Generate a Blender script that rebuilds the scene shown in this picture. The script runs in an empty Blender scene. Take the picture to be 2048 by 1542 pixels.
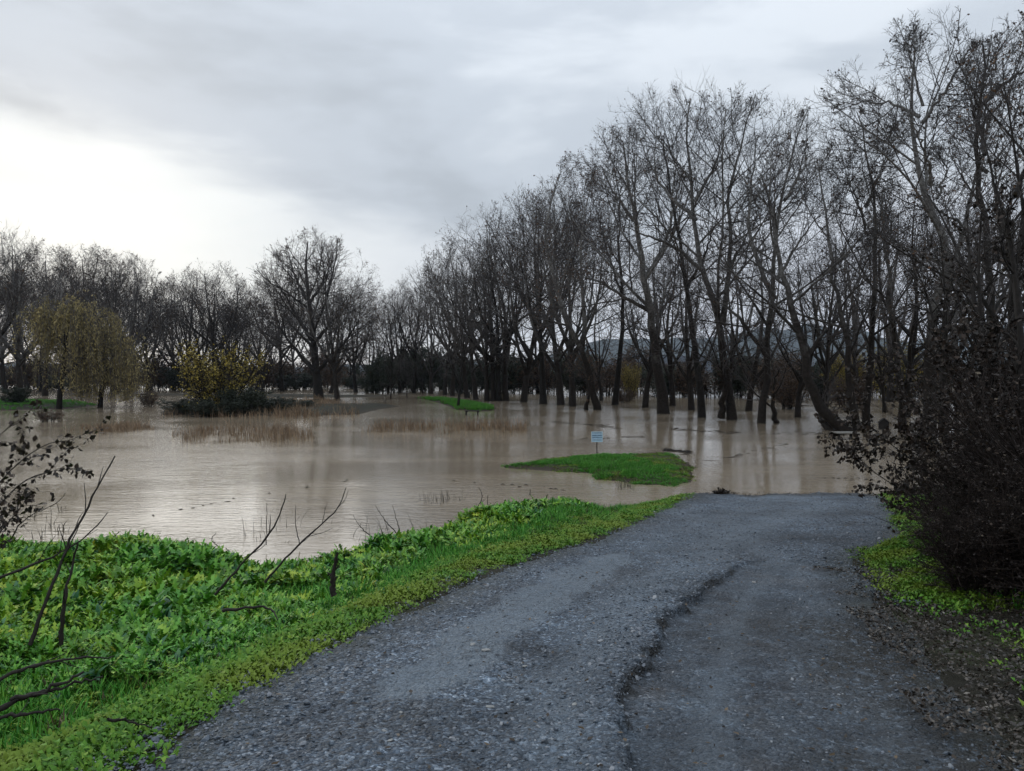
import bpy, math, numpy as np
from mathutils import Vector, Matrix

# ------------------------------------------------------------------ camera, sky, sun, exposure
scene = bpy.context.scene
COL = scene.collection
CAMZ = 2.8                      # eye height above the flood water (water is z = 0)
FPX = 1480.0                    # focal length in photo pixels (photo 2048 x 1542)
HAZE = 0.00010
PITCH = math.atan(21.0 / FPX)   # camera looks very slightly down
cam_data = bpy.data.cameras.new('camera')
cam = bpy.data.objects.new('camera', cam_data); COL.objects.link(cam)
cam_data.sensor_width = 36.0; cam_data.lens = FPX / 2048 * 36.0
cam_data.clip_start = 0.05; cam_data.clip_end = 30000
cam.location = (0, 0, CAMZ); cam.rotation_euler = (math.pi / 2 - PITCH, 0, 0)
scene.camera = cam

SUN_AZ, SUN_EL = math.radians(-32), math.radians(14)   # azimuth from +Y towards +X
world = bpy.data.worlds.new('World'); scene.world = world; world.use_nodes = True
wt = world.node_tree; wt.nodes.clear()


def nd(tree, kind, **kw):
    n = tree.nodes.new(kind)
    for k, v in kw.items():
        setattr(n, k, v)
    return n


def mth(tree, op, a, b=None, c=None, clamp=False):
    n = nd(tree, 'ShaderNodeMath', operation=op, use_clamp=clamp)
    for i, v in enumerate((a, b, c)):
        if v is None:
            continue
        if isinstance(v, (int, float)):
            n.inputs[i].default_value = v
        else:
            tree.links.new(v, n.inputs[i])
    return n.outputs[0]


def ramp(tree, fac, stops, interp='EASE'):
    n = nd(tree, 'ShaderNodeValToRGB'); cr = n.color_ramp; cr.interpolation = interp
    while len(cr.elements) < len(stops):
        cr.elements.new(0.5)
    for e, (p, c) in zip(cr.elements, stops):
        e.position = p; e.color = (*c, 1) if len(c) == 3 else c
    tree.links.new(fac, n.inputs[0])
    return n.outputs[0]


def mixc(tree, fac, a, b, blend='MIX'):
    n = nd(tree, 'ShaderNodeMix', data_type='RGBA', blend_type=blend)
    for sock, v in ((n.inputs[0], fac), (n.inputs[6], a), (n.inputs[7], b)):
        if isinstance(v, (int, float)):
            sock.default_value = v
        elif isinstance(v, tuple):
            sock.default_value = (*v, 1)
        else:
            tree.links.new(v, sock)
    return n.outputs[2]


def noise(tree, vec, scale, detail=3, rough=0.55, dist=0.0):
    n = nd(tree, 'ShaderNodeTexNoise')
    n.inputs['Scale'].default_value = scale; n.inputs['Detail'].default_value = detail
    n.inputs['Roughness'].default_value = rough; n.inputs['Distortion'].default_value = dist
    if vec is not None:
        tree.links.new(vec, n.inputs['Vector'])
    return n.outputs['Fac']


tc = nd(wt, 'ShaderNodeTexCoord'); D = tc.outputs['Generated']
sx = nd(wt, 'ShaderNodeSeparateXYZ'); wt.links.new(D, sx.inputs[0])
az = mth(wt, 'MULTIPLY', mth(wt, 'ARCTAN2', sx.outputs[0], sx.outputs[1]), 180 / math.pi)
el = mth(wt, 'MULTIPLY', mth(wt, 'ARCSINE', sx.outputs[2]), 180 / math.pi)
# flattened cloud coordinates (a cloud deck seen at a slant)
mp = nd(wt, 'ShaderNodeMapping'); mp.inputs['Scale'].default_value = (1.0, 1.0, 3.2)
mp.inputs['Location'].default_value = (0.35, 0.2, 0.1)
wt.links.new(D, mp.inputs[0])
n1 = noise(wt, mp.outputs[0], 2.3, 5, 0.5, 0.3)
n2 = noise(wt, mp.outputs[0], 6.0, 4, 0.5, 0.2)
# lower rim of the cloud deck: lifts towards the west (left) where the sun has gone down
g = mth(wt, 'DIVIDE', mth(wt, 'ADD', az, 42.0), 24.0)
bump = mth(wt, 'POWER', 2.718, mth(wt, 'MULTIPLY', mth(wt, 'MULTIPLY', g, g), -1.0))
g2_ = mth(wt, 'DIVIDE', mth(wt, 'ADD', az, 34.0), 31.0)
bumpw = mth(wt, 'POWER', 2.718, mth(wt, 'MULTIPLY', mth(wt, 'MULTIPLY', g2_, g2_), -1.0))
edge = mth(wt, 'ADD', mth(wt, 'MULTIPLY', bump, 7.6), 8.2)
edge = mth(wt, 'ADD', edge, mth(wt, 'MULTIPLY', mth(wt, 'SUBTRACT', n1, 0.5), 9.0))
edge = mth(wt, 'ADD', edge, mth(wt, 'MULTIPLY', mth(wt, 'SUBTRACT', n2, 0.5), 6.0))
open_ = mth(wt, 'ADD', mth(wt, 'DIVIDE', mth(wt, 'SUBTRACT', edge, el), 10.0), 0.46, clamp=True)
deck = ramp(wt, mth(wt, 'ADD', mth(wt, 'MULTIPLY', n1, 0.75), mth(wt, 'MULTIPLY', n2, 0.25)),
            [(0.36, (0.50, 0.55, 0.61)), (0.5, (0.61, 0.67, 0.745)), (0.64, (0.78, 0.84, 0.91))])
warm = mth(wt, 'MULTIPLY', bumpw, 1.15, clamp=True)
glow = mixc(wt, warm, (0.80, 0.84, 0.94), (1.08, 1.12, 1.11))
sofa = ramp(wt, open_, [(0.0, (0, 0, 0)), (0.55, (0.75, 0.75, 0.75)), (1.0, (1, 1, 1))])
cloud = mixc(wt, sofa, deck, glow)
sky = nd(wt, 'ShaderNodeTexSky', sky_type='NISHITA', sun_disc=False)
sky.sun_elevation = SUN_EL; sky.sun_rotation = SUN_AZ
# an overcast dome is brighter towards the zenith
zen = mth(wt, 'MULTIPLY', mth(wt, 'ADD', mth(wt, 'MULTIPLY', mth(wt, 'POWER', mth(wt, 'MAXIMUM', sx.outputs[2], 0.0), 2.0), 1.3), 0.92), 10.0)
cz = nd(wt, 'ShaderNodeCombineColor'); [wt.links.new(zen, cz.inputs[q]) for q in range(3)]
cl10 = mixc(wt, 1.0, cloud, cz.outputs[0], 'MULTIPLY')
fin = mixc(wt, 0.93, sky.outputs[0], cl10)
bg = nd(wt, 'ShaderNodeBackground'); bg.inputs[1].default_value = 0.1
wt.links.new(fin, bg.inputs[0])
wo = nd(wt, 'ShaderNodeOutputWorld'); wt.links.new(bg.outputs[0], wo.inputs[0])

sl = bpy.data.lights.new('sun', 'SUN'); sl.energy = 0.5; sl.angle = math.radians(40); sl.color = (1.0, 0.96, 0.9)
sun = bpy.data.objects.new('sun', sl); COL.objects.link(sun)
sd = Vector((math.sin(SUN_AZ) * math.cos(SUN_EL), math.cos(SUN_AZ) * math.cos(SUN_EL), math.sin(SUN_EL)))
sun.rotation_euler = sd.to_track_quat('Z', 'Y').to_euler(); sun.location = (-30, 40, 30)

scene.view_settings.view_transform = 'Standard'; scene.view_settings.look = 'None'
scene.view_settings.exposure = 0.0; scene.view_settings.gamma = 1.0
scene.view_settings.use_curve_mapping = False
scene.render.engine = 'CYCLES'
cy = scene.cycles
cy.max_bounces = 4; cy.diffuse_bounces = 2; cy.glossy_bounces = 2; cy.transmission_bounces = 2; cy.volume_bounces = 0
cy.use_denoising = True; cy.use_adaptive_sampling = True; cy.adaptive_threshold = 0.015
cy.caustics_reflective = False; cy.caustics_refractive = False
world.cycles.sampling_method = 'AUTOMATIC'

rng = np.random.default_rng(7)

# ------------------------------------------------------------------ helpers
cP, sP = math.cos(PITCH), math.sin(PITCH)


def ray(px, py):
    u = (px - 1024) / FPX; v = (771 - py) / FPX
    return np.array([u, cP + v * sP, -sP + v * cP])


def at(px, py, d):                       # the point at distance y = d seen at a photo pixel
    r = ray(px, py); return np.array([0, 0, CAMZ]) + r * (d / r[1])


def onz(px, py, z=0.0):
    r = ray(px, py); k = (z - CAMZ) / r[2]; return np.array([0, 0, CAMZ]) + r * k


def tag(o, label=None, cat=None, group=None, kind=None):
    if label: o['label'] = label
    if cat: o['category'] = cat
    if group: o['group'] = group
    if kind: o['kind'] = kind
    return o


def quads(name, V, F, smooth=False, attrs=None):
    me = bpy.data.meshes.new(name)
    V = np.asarray(V, np.float32); F = np.asarray(F, np.int32)
    k = F.shape[1]
    me.vertices.add(len(V)); me.vertices.foreach_set('co', V.ravel())
    me.loops.add(F.size); me.loops.foreach_set('vertex_index', F.ravel())
    me.polygons.add(len(F)); me.polygons.foreach_set('loop_start', np.arange(0, F.size, k, dtype=np.int32))
    if smooth:
        me.polygons.foreach_set('use_smooth', np.ones(len(F), bool))
    for an, av in (attrs or {}).items():
        a = me.attributes.new(an, 'FLOAT', 'POINT'); a.data.foreach_set('value', np.asarray(av, np.float32))
    me.update(calc_edges=True)
    return me


def link(name, me, mat=None, parent=None, coll=None):
    o = bpy.data.objects.new(name, me)
    (coll or COL).objects.link(o)
    if mat is not None and me is not None and not me.materials:
        me.materials.append(mat)
    if parent is not None:
        o.parent = parent
    return o


def empty(name, loc=(0, 0, 0)):
    o = bpy.data.objects.new(name, None); COL.objects.link(o); o.location = loc
    o.empty_display_size = 0.3
    return o


def nrm(v):
    return v / (np.linalg.norm(v, axis=-1, keepdims=True) + 1e-9)


def tubes(P, R, k):
    """P (N,M,3) polylines, R (N,M) radii -> verts, quad faces"""
    N, M, _ = P.shape
    T = np.empty_like(P); T[:, 1:-1] = P[:, 2:] - P[:, :-2]; T[:, 0] = P[:, 1] - P[:, 0]; T[:, -1] = P[:, -1] - P[:, -2]
    T = nrm(T); mean = nrm(P[:, -1] - P[:, 0])
    ref = np.where(np.abs(mean[:, :1]) < 0.7, np.array([[1.0, 0, 0]]), np.array([[0, 1.0, 0]]))[:, None, :]
    U = nrm(ref - (ref * T).sum(-1, keepdims=True) * T); W = np.cross(T, U)
    a = np.arange(k) * 2 * math.pi / k
    V = P[:, :, None, :] + R[:, :, None, None] * (np.cos(a)[None, None, :, None] * U[:, :, None, :] + np.sin(a)[None, None, :, None] * W[:, :, None, :])
    V = V.reshape(-1, 3)
    b = (np.arange(N) * M * k)[:, None, None] + (np.arange(M - 1) * k)[None, :, None]
    j = np.arange(k)[None, None, :]; j2 = (j + 1) % k
    F = np.stack([b + j, b + j2, b + k + j2, b + k + j], -1).reshape(-1, 4)
    return V, F


class Acc:
    def __init__(s): s.V = []; s.F = []; s.A = []; s.n = 0
    def add(s, V, F, a=None):
        s.V.append(V); s.F.append(F + s.n); s.n += len(V)
        s.A.append(np.zeros(len(V)) if a is None else a)
    def mesh(s, name, smooth=False, attr=None):
        return quads(name, np.concatenate(s.V), np.concatenate(s.F), smooth, {attr: np.concatenate(s.A)} if attr else None)


def interp_poly(P, t):
    """P (N,M,3), t (N,n) in 0..1 -> points (N,n,3), tangents"""
    N, M, _ = P.shape
    f = np.clip(t, 0, 0.9999) * (M - 1); i = f.astype(int); w = (f - i)[..., None]
    r = np.arange(N)[:, None]
    A = P[r, i]; B = P[r, i + 1]
    return A * (1 - w) + B * w, nrm(B - A)


def grow(P, R, n, t0, t1, ang, ln, M, up, wob, rr, rg, taper=0.3, rmin=0.004, down=None, lenfall=0.6):
    N = len(P)
    L = np.linalg.norm(np.diff(P, axis=1), axis=-1).sum(1)
    t = t0 + (t1 - t0) * (np.arange(n)[None, :] + rg.random((N, n)) * 0.9) / n
    pos, T = interp_poly(P, t)
    rad = R[np.arange(N)[:, None], np.clip((t * (R.shape[1] - 1)).astype(int), 0, R.shape[1] - 1)] * rr
    az_ = rg.random((N, 1)) * 6.28 + np.arange(n)[None, :] * 2.4 + rg.normal(0, 0.5, (N, n))
    ref = np.where(np.abs(T[..., 2:3]) < 0.8, np.array([0, 0, 1.0]), np.array([1.0, 0, 0]))
    U = nrm(np.cross(T, ref)); W = np.cross(T, U)
    a = np.radians(ang[0] + (ang[1] - ang[0]) * rg.random((N, n))) * (1.1 - 0.5 * t)
    d = np.cos(a)[..., None] * T + np.sin(a)[..., None] * (np.cos(az_)[..., None] * U + np.sin(az_)[..., None] * W)
    Lc = (L[:, None] * ln * (1.2 - lenfall * t) * rg.uniform(0.6, 1.3, (N, n))).reshape(-1)
    d = d.reshape(-1, 3); p = pos.reshape(-1, 3); r0 = np.maximum(rad.reshape(-1), rmin)
    K = len(p); C = np.empty((K, M, 3)); C[:, 0] = p
    for m in range(1, M):
        d = nrm(d + rg.normal(0, wob, (K, 3)) + np.array([0, 0, up]))
        p = p + d * (Lc / (M - 1))[:, None]
        C[:, m] = p
    RR = np.maximum(r0[:, None] * np.linspace(1, taper, M)[None, :], rmin * 0.7)
    return C, RR


def fit(C, cen, rad, extend=1.0):
    """pull branches back inside a crown ellipsoid (or stretch them out to it)"""
    e = lambda X: np.linalg.norm((X - cen) / rad, axis=-1)
    B = C[:, 0]; V_ = C[:, -1] - B; f = np.full(len(C), .15); done = np.zeros(len(C), bool)
    for k in np.linspace(extend, .15, 16):
        ok = (e(B + V_ * k) <= 1.0) & ~done
        f[ok] = k; done |= ok
    return C[:, :1] + (C - C[:, :1]) * f[:, None, None]


def smooth_poly(pts, M):
    p = np.asarray(pts, float)
    for _ in range(3):
        q = np.empty((2 * len(p) - 2, 3)); q[0::2] = .75 * p[:-1] + .25 * p[1:]; q[1::2] = .25 * p[:-1] + .75 * p[1:]
        p = np.vstack([p[:1], q, p[-1:]])
    s = np.concatenate([[0], np.cumsum(np.linalg.norm(np.diff(p, axis=0), axis=1))])
    u = np.linspace(0, s[-1], M)
    return np.stack([np.interp(u, s, p[:, i]) for i in range(3)], 1)


def leaf_quads(pts, size, rg, long=1.6, droop=0.0):
    n = len(pts)
    u = nrm(rg.normal(0, 1, (n, 3)) + np.array([0, 0, -droop])); w = nrm(np.cross(u, rg.normal(0, 1, (n, 3))))
    s = size * rg.uniform(0.6, 1.3, n)[:, None]; nn_ = np.cross(u, w)
    V = np.stack([pts, pts + u * s * long * .5 + w * s * .5 + nn_ * s * .18, pts + u * s * long, pts + u * s * long * .5 - w * s * .5 + nn_ * s * .18], 1).reshape(-1, 3)
    F = np.arange(4 * n).reshape(n, 4)
    return V, F, np.repeat(rg.random(n), 4)


def hashn(ix, iy, seed):
    h = np.sin(ix * 127.1 + iy * 311.7 + seed * 74.7) * 43758.5453
    return h - np.floor(h)


def vnoise(x, y, seed=0):
    ix, iy = np.floor(x), np.floor(y); fx, fy = x - ix, y - iy
    fx = fx * fx * (3 - 2 * fx); fy = fy * fy * (3 - 2 * fy)
    a = hashn(ix, iy, seed); b = hashn(ix + 1, iy, seed); c = hashn(ix, iy + 1, seed); d = hashn(ix + 1, iy + 1, seed)
    return (a * (1 - fx) + b * fx) * (1 - fy) + (c * (1 - fx) + d * fx) * fy - 0.5


def fbm(x, y, o=4, seed=0):
    s = 0; a = 1.0
    for i in range(o):
        s = s + a * vnoise(x * 2 ** i + 13 * i, y * 2 ** i - 7 * i, seed + i); a *= 0.5
    return s


def smst(a, b, x):
    t = np.clip((x - a) / (b - a), 0, 1); return t * t * (3 - 2 * t)


def sdf(x, y, poly):
    """signed distance (positive inside) to a polygon"""
    P = np.asarray(poly, float); d = np.full(np.shape(x), 1e9); ins = np.zeros(np.shape(x), bool)
    for i in range(len(P)):
        a = P[i]; b = P[(i + 1) % len(P)]; e = b - a
        t = np.clip(((x - a[0]) * e[0] + (y - a[1]) * e[1]) / (e @ e), 0, 1)
        d = np.minimum(d, np.hypot(x - a[0] - t * e[0], y - a[1] - t * e[1]))
        c = ((a[1] > y) != (b[1] > y)) & (x < (b[0] - a[0]) * (y - a[1]) / (b[1] - a[1] + 1e-12) + a[0])
        ins ^= c
    return np.where(ins, d, -d)


# ------------------------------------------------------------------ materials
def mat(name):
    m = bpy.data.materials.new(name); m.use_nodes = True; t = m.node_tree
    p = t.nodes['Principled BSDF']
    return m, t, p


def geo_pos(t):
    return nd(t, 'ShaderNodeNewGeometry').outputs['Position']


def objco(t, scale=None):
    c = nd(t, 'ShaderNodeTexCoord').outputs['Object']
    if scale is None: return c
    m = nd(t, 'ShaderNodeMapping'); m.inputs['Scale'].default_value = scale; t.links.new(c, m.inputs[0])
    return m.outputs[0]


def bumpn(t, p, h, strength, dist):
    b = nd(t, 'ShaderNodeBump'); b.inputs['Strength'].default_value = strength; b.inputs['Distance'].default_value = dist
    t.links.new(h, b.inputs['Height']); t.links.new(b.outputs[0], p.inputs['Normal'])


def bark_mat(name, low, high, z0, z1, rough=0.9):
    m, t, p = mat(name)
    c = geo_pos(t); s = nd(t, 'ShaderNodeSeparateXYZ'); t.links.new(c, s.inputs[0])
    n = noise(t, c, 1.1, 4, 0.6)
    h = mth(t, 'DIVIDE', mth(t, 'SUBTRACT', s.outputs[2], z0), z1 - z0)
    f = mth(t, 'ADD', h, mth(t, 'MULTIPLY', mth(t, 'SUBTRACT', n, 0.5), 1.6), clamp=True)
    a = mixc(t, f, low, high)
    n2_ = noise(t, c, 7.0, 4, 0.7)
    k = ramp(t, n2_, [(0.35, (0.55, 0.52, 0.5)), (0.65, (1.25, 1.25, 1.25))])
    a = mixc(t, 1.0, a, k, 'MULTIPLY')
    t.links.new(a, p.inputs['Base Color']); p.inputs['Roughness'].default_value = rough
    p.inputs['Specular IOR Level'].default_value = 0.25
    bumpn(t, p, noise(t, objco(t, (9, 9, 3)), 3.0, 4, 0.7), 0.7, 0.03)
    return m


def leaf_mat(name, stops, spec=0.3, rough=0.55, attr='tint', big=None):
    m, t, p = mat(name)
    a = nd(t, 'ShaderNodeAttribute', attribute_name=attr)
    c = ramp(t, a.outputs['Fac'], stops, 'LINEAR')
    if big:
        n = noise(t, geo_pos(t), big[0], 3, 0.5)
        c = mixc(t, ramp(t, n, [(0.42, (0, 0, 0)), (0.6, (1, 1, 1))]), c, big[1])
    t.links.new(c, p.inputs['Base Color'])
    p.inputs['Roughness'].default_value = rough; p.inputs['Specular IOR Level'].default_value = spec
    return m


def plain(name, col, rough=0.7, spec=0.3, nscale=None, var=0.3, metal=0.0):
    m, t, p = mat(name)
    if nscale:
        n = noise(t, objco(t), nscale, 4, 0.6)
        k = ramp(t, n, [(0.3, (1 - var,) * 3), (0.7, (1 + var,) * 3)])
        t.links.new(mixc(t, 1.0, col, k, 'MULTIPLY'), p.inputs['Base Color'])
        bumpn(t, p, n, 0.3, 0.01)
    else:
        p.inputs['Base Color'].default_value = (*col, 1)
    p.inputs['Roughness'].default_value = rough; p.inputs['Specular IOR Level'].default_value = spec
    p.inputs['Metallic'].default_value = metal
    return m


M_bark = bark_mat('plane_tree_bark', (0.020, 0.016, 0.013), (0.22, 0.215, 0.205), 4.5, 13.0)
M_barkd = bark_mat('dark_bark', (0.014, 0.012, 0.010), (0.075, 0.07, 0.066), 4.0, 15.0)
M_twig = plain('twig_bark', (0.075, 0.068, 0.066), 0.85, 0.2)
M_leaf_brown = leaf_mat('withered_leaf', [(0.0, (0.035, 0.022, 0.014)), (0.5, (0.075, 0.045, 0.028)), (1.0, (0.12, 0.07, 0.035))])
M_leaf_rust = leaf_mat('rust_leaf', [(0.0, (0.05, 0.026, 0.014)), (0.6, (0.10, 0.052, 0.026)), (1.0, (0.16, 0.085, 0.035))])
M_leaf_dark = leaf_mat('dark_evergreen_leaf', [(0.0, (0.012, 0.018, 0.010)), (1.0, (0.032, 0.042, 0.022))])
M_leaf_gold = leaf_mat('gold_leaf', [(0.0, (0.10, 0.085, 0.015)), (0.5, (0.26, 0.20, 0.035)), (1.0, (0.44, 0.34, 0.06))])
M_leaf_willow = leaf_mat('willow_leaf', [(0.0, (0.07, 0.060, 0.026)), (0.5, (0.20, 0.165, 0.065)), (1.0, (0.42, 0.34, 0.14))])
M_leaf_bush = leaf_mat('bramble_leaf', [(0.0, (0.012, 0.009, 0.007)), (0.8, (0.034, 0.022, 0.015)), (0.97, (0.06, 0.038, 0.022)), (1.0, (0.17, 0.14, 0.10))])
M_stick = plain('dead_stem', (0.020, 0.016, 0.013), 0.8, 0.3, 20.0)
M_reed = leaf_mat('dry_reed', [(0.0, (0.08, 0.052, 0.032)), (0.5, (0.19, 0.125, 0.075)), (1.0, (0.36, 0.26, 0.16))])

# ------------------------------------------------------------------ terrain
road_L = np.array([(-1.6, 1.2), (-1.66, 2.2), (-1.52, 3.0), (-1.42, 3.8), (-1.10, 4.8), (-0.55, 6.53), (0.14, 8.12), (1.15, 9.7), (2.3, 12.4), (4.0, 16.5), (4.5, 18.0), (5.2, 21)])
road_R = np.array([(2.5, 1.2), (2.35, 3.0), (2.6, 4.2), (3.0, 5.2), (3.1, 6.2), (3.35, 6.9), (3.95, 8.5), (5.1, 9.7), (6.4, 12.4), (8.3, 16.5), (8.6, 18.0), (9.2, 21)])
SHX = [-60, -12, -8, -5.6, -4.4, -3.5, -2.3, -1.3, -0.6, 0.3, 1.1, 1.8, 2.3, 3.4, 4.3, 8.4, 9.5, 14, 60]
SHY = [10.5, 11.0, 11.2, 11.7, 10.8, 10.2, 10.7, 11.9, 13.6, 15.2, 15.9, 15.0, 15.1, 16.2, 17.3, 17.2, 17.6, 16.5, 15]
ISLE = [(-0.5, 22.3), (0.1, 23.0), (1.27, 24.7), (2.7, 25.6), (4.77, 25.9), (5.5, 26.2), (5.75, 24.0), (5.3, 21.5), (4.75, 19.7), (4.3, 18.7), (3.4, 18.5), (2.8, 19.4), (1.76, 20.8), (0.38, 21.8)]
FAR_ISLE = [(-12, 90), (-7, 83), (-3.1, 70.4), (-0.5, 60.0), (-0.8, 58.5), (-2.4, 57), (-4.6, 59), (-6.2, 68), (-8.4, 78)]
RUT = [(0.35, 1.0), (0.40, 2.4), (0.465, 3.19), (0.60, 3.8), (0.823, 4.58), (1.13, 5.46), (1.59, 6.42), (2.26, 7.51), (2.75, 8.1), (3.15, 8.05), (3.28, 7.5), (3.1, 6.8), (2.98, 6.1), (3.3, 5.4), (5.5, 4.2), (5.5, 1.0)]
BUSH_ISLE = [(-26, 52.5), (-20, 50.5), (-13, 51), (-10.5, 53), (-11, 58), (-9.5, 66), (-14, 70), (-22, 64), (-27, 57)]
GREEN_L = [(-60, 52), (-42, 56), (-36.5, 61), (-37, 67), (-42, 74), (-60, 78)]
SPIT = [(-60, 104), (-40, 97), (-26, 89), (-20, 90), (-14, 97), (-10, 101), (-16, 104), (-30, 108), (-60, 112)]
FAR_BANK = [(-420, 225), (-120, 232), (-30, 250), (30, 240), (70, 175), (140, 140), (420, 150), (420, 420), (-420, 420)]


def shore(x): return np.interp(x, SHX, SHY)


def road_plane(y): return 1.45 - 0.084 * y


def edgeL(y): return np.interp(y, road_L[:, 1], road_L[:, 0])


def edgeR(y): return np.interp(y, road_R[:, 1], road_R[:, 0])


def hground(x, y, under_road=True):
    x = np.asarray(x, float); y = np.asarray(y, float)
    ys = shore(x) + 0.55 * fbm(x * 1.2, y * 0.0 + 3.3, 3, 5)
    s = ys - y
    bank = np.where(s > 0, 0.12 * s + 0.05 * smst(0, .25, s), np.maximum(0.2 * s, -0.8))
    bank = np.where(s > 8, 0.12 * 8 + 0.05 + (s - 8) * 0.03, bank)
    for cx, cyy, r, a in ((-5.0, 9.7, 0.8, .24), (-4.2, 9.2, .6, .08), (-1.3, 10.4, 0.7, .10), (-0.4, 11.4, .6, .10)):
        bank = bank + a * np.exp(-((x - cx) ** 2 + (y - cyy) ** 2) / r ** 2)
    R = np.where(y < 22, road_plane(np.maximum(y, 0.0)), road_plane(22))
    din = np.minimum(x - edgeL(y), edgeR(y) - x)          # > 0 on the road
    w = smst(-1.3, 0.1, din) * smst(23, 20, y)
    h = bank * (1 - w) + R * w
    land = np.full(x.shape, -0.8)
    for poly, a, k in ((ISLE, 0.11, 0.9), (FAR_ISLE, 0.18, 1.5), (BUSH_ISLE, 0.3, 2.0), (GREEN_L, 0.35, 3.0), (SPIT, 0.12, 3.0), (FAR_BANK, 0.9, 8.0)):
        dd = sdf(x, y, poly) + k * 0.35 * fbm(x * 1.2 / k, y * 1.2 / k, 3, 9)
        land = np.maximum(land, np.where(dd > 0, a * smst(0, k, dd), np.maximum(dd * 0.25, -0.8)))
    # shallow wet channel across the near island
    ch = np.exp(-((y - (20.9 + 0.15 * (x - 1.8))) / 0.35) ** 2) * smst(4.2, 3.0, x)
    land = land - 0.09 * ch * (y < 30)
    h = np.maximum(h, land)
    far = smst(300, 900, y); h = h * (1 - far) + far * (3 + 6 * fbm(x / 400, y / 400, 3, 2))
    h = h + 0.02 * fbm(x * 2.5, y * 2.5, 3, 4) * (h > -0.1)
    if under_road:
        h = h - 0.15 * smst(0.05, 0.35, din) * (y < 21.5)
    return h


def hroad(x, y):
    R = road_plane(np.maximum(y, 0.0)) + 0.035 * fbm(x * .8, y * .8, 4, 23) * smst(12, 16, y)
    s = sdf(x, y, RUT) + 0.10 * fbm(x * 5, y * 5, 4, 21) + 0.09 * fbm(x * 1.3, y * 1.3, 2, 31) + 0.03 * fbm(x * 16, y * 16, 2, 37)
    amp = smst(9.0, 6.0, y) * 0.055 * (1 - .75 * smst(2.4, 3.2, x))
    inner = smst(-0.01, 0.03, s)
    h = R - amp * inner + 0.025 * np.exp(-((s + 0.1) / 0.10) ** 2) * smst(9, 7, y)
    gl = 0.020 * fbm(x * 1.1, y * 0.8, 3, 41) + 0.012 * fbm(x * 7, y * 7, 3, 43) * (1 - 0.6 * inner) + 0.012 * fbm(x * 20, y * 20, 2, 47)
    # wheel track shallow trough
    tr = x - (edgeL(y) + 0.34 * (edgeR(y) - edgeL(y)))
    gl = gl - 0.02 * np.exp(-(tr / 0.28) ** 2)
    return h + gl, s


# ground sheet (polar grid around the viewer, to the horizon)
rr_ = [0.6]
while rr_[-1] < 32: rr_.append(rr_[-1] * 1.0145)
while rr_[-1] < 4700: rr_.append(rr_[-1] * 1.075)
rr_ = np.array(rr_)
an = np.concatenate([np.radians(np.linspace(-60, 60, 260)), np.radians(np.linspace(66, 294, 39))])
RR_, AA_ = np.meshgrid(rr_, an, indexing='ij')
GX = RR_ * np.sin(AA_); GY = RR_ * np.cos(AA_)
GZ = hground(GX, GY)
nr, na = GX.shape
i, j = np.meshgrid(np.arange(nr - 1), np.arange(na), indexing='ij'); j2 = (j + 1) % na
F = np.stack([i * na + j, (i + 1) * na + j, (i + 1) * na + j2, i * na + j2], -1).reshape(-1, 4)[:, ::-1]
me = quads('ground', np.stack([GX, GY, GZ], -1).reshape(-1, 3), F, True)
M_ground, t, p = mat('muddy_ground')
c = geo_pos(t); n_ = noise(t, c, 2.2, 6, 0.65); nb = noise(t, c, 0.5, 3, 0.5)
soil = ramp(t, n_, [(0.3, (0.012, 0.011, 0.008)), (0.5, (0.026, 0.024, 0.016)), (0.72, (0.036, 0.044, 0.018))])
s_ = nd(t, 'ShaderNodeSeparateXYZ'); t.links.new(c, s_.inputs[0])
wet = mth(t, 'DIVIDE', mth(t, 'ADD', s_.outputs[2], 0.02), 0.16, clamp=True)
t.links.new(mixc(t, wet, (0.045, 0.034, 0.022), soil), p.inputs['Base Color'])
p.inputs['Roughness'].default_value = 0.85; p.inputs['Specular IOR Level'].default_value = 0.2
bumpn(t, p, noise(t, c, 30, 4, 0.7), 0.8, 0.03)
tag(link('ground', me, M_ground), kind='structure')

# gravel road
ry = [1.0]
while ry[-1] < 19.5: ry.append(ry[-1] * 1.0068)
ry = np.array(ry); cu = np.linspace(-0.04, 1.04, 250)
YY, UU = np.meshgrid(ry, cu, indexing='ij')
eL = edgeL(YY) + 0.24 * fbm(YY * 1.7, YY * 0 + 1, 4, 3); eR = edgeR(YY) + 0.16 * fbm(YY * 1.5, YY * 0 + 8, 4, 6)
XX = eL + UU * (eR - eL)
ZZ, SS = hroad(XX, YY)
din = np.minimum(XX - eL, eR - XX)
ZZ = ZZ - 0.10 * smst(0.06, -0.12, din) + 0.008
TR = XX - (edgeL(YY) + 0.34 * (edgeR(YY) - edgeL(YY)))
mud = smst(-0.05, 0.2, 0.9 * np.exp(-((XX - np.interp(YY, [3.8, 4.5, 6.5, 9], [-0.62, -0.35, 0.35, 1.5])) / 0.36) ** 2) * smst(3.4, 4.2, YY) * smst(9.5, 7.5, YY) - 0.42 + 0.55 * fbm(XX * 3.5, YY * 2.6, 4, 61))
nr, na = XX.shape
i, j = np.meshgrid(np.arange(nr - 1), np.arange(na - 1), indexing='ij')
F = np.stack([i * na + j, i * na + j + 1, (i + 1) * na + j + 1, (i + 1) * na + j], -1).reshape(-1, 4)
lip = (.35 + .65 * smst(-.15, .12, fbm(XX * 4.5, YY * 4.5, 3, 57))) * np.exp(-((SS - 0.012) / 0.034) ** 2) * (1 - .7 * smst(2.6, 3.3, XX)) * smst(9, 7.6, YY) * (1 - smst(7.2, 7.7, YY) * smst(-.15, .15, fbm(XX * 1.7, YY * 1.7, 2, 55)))
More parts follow.
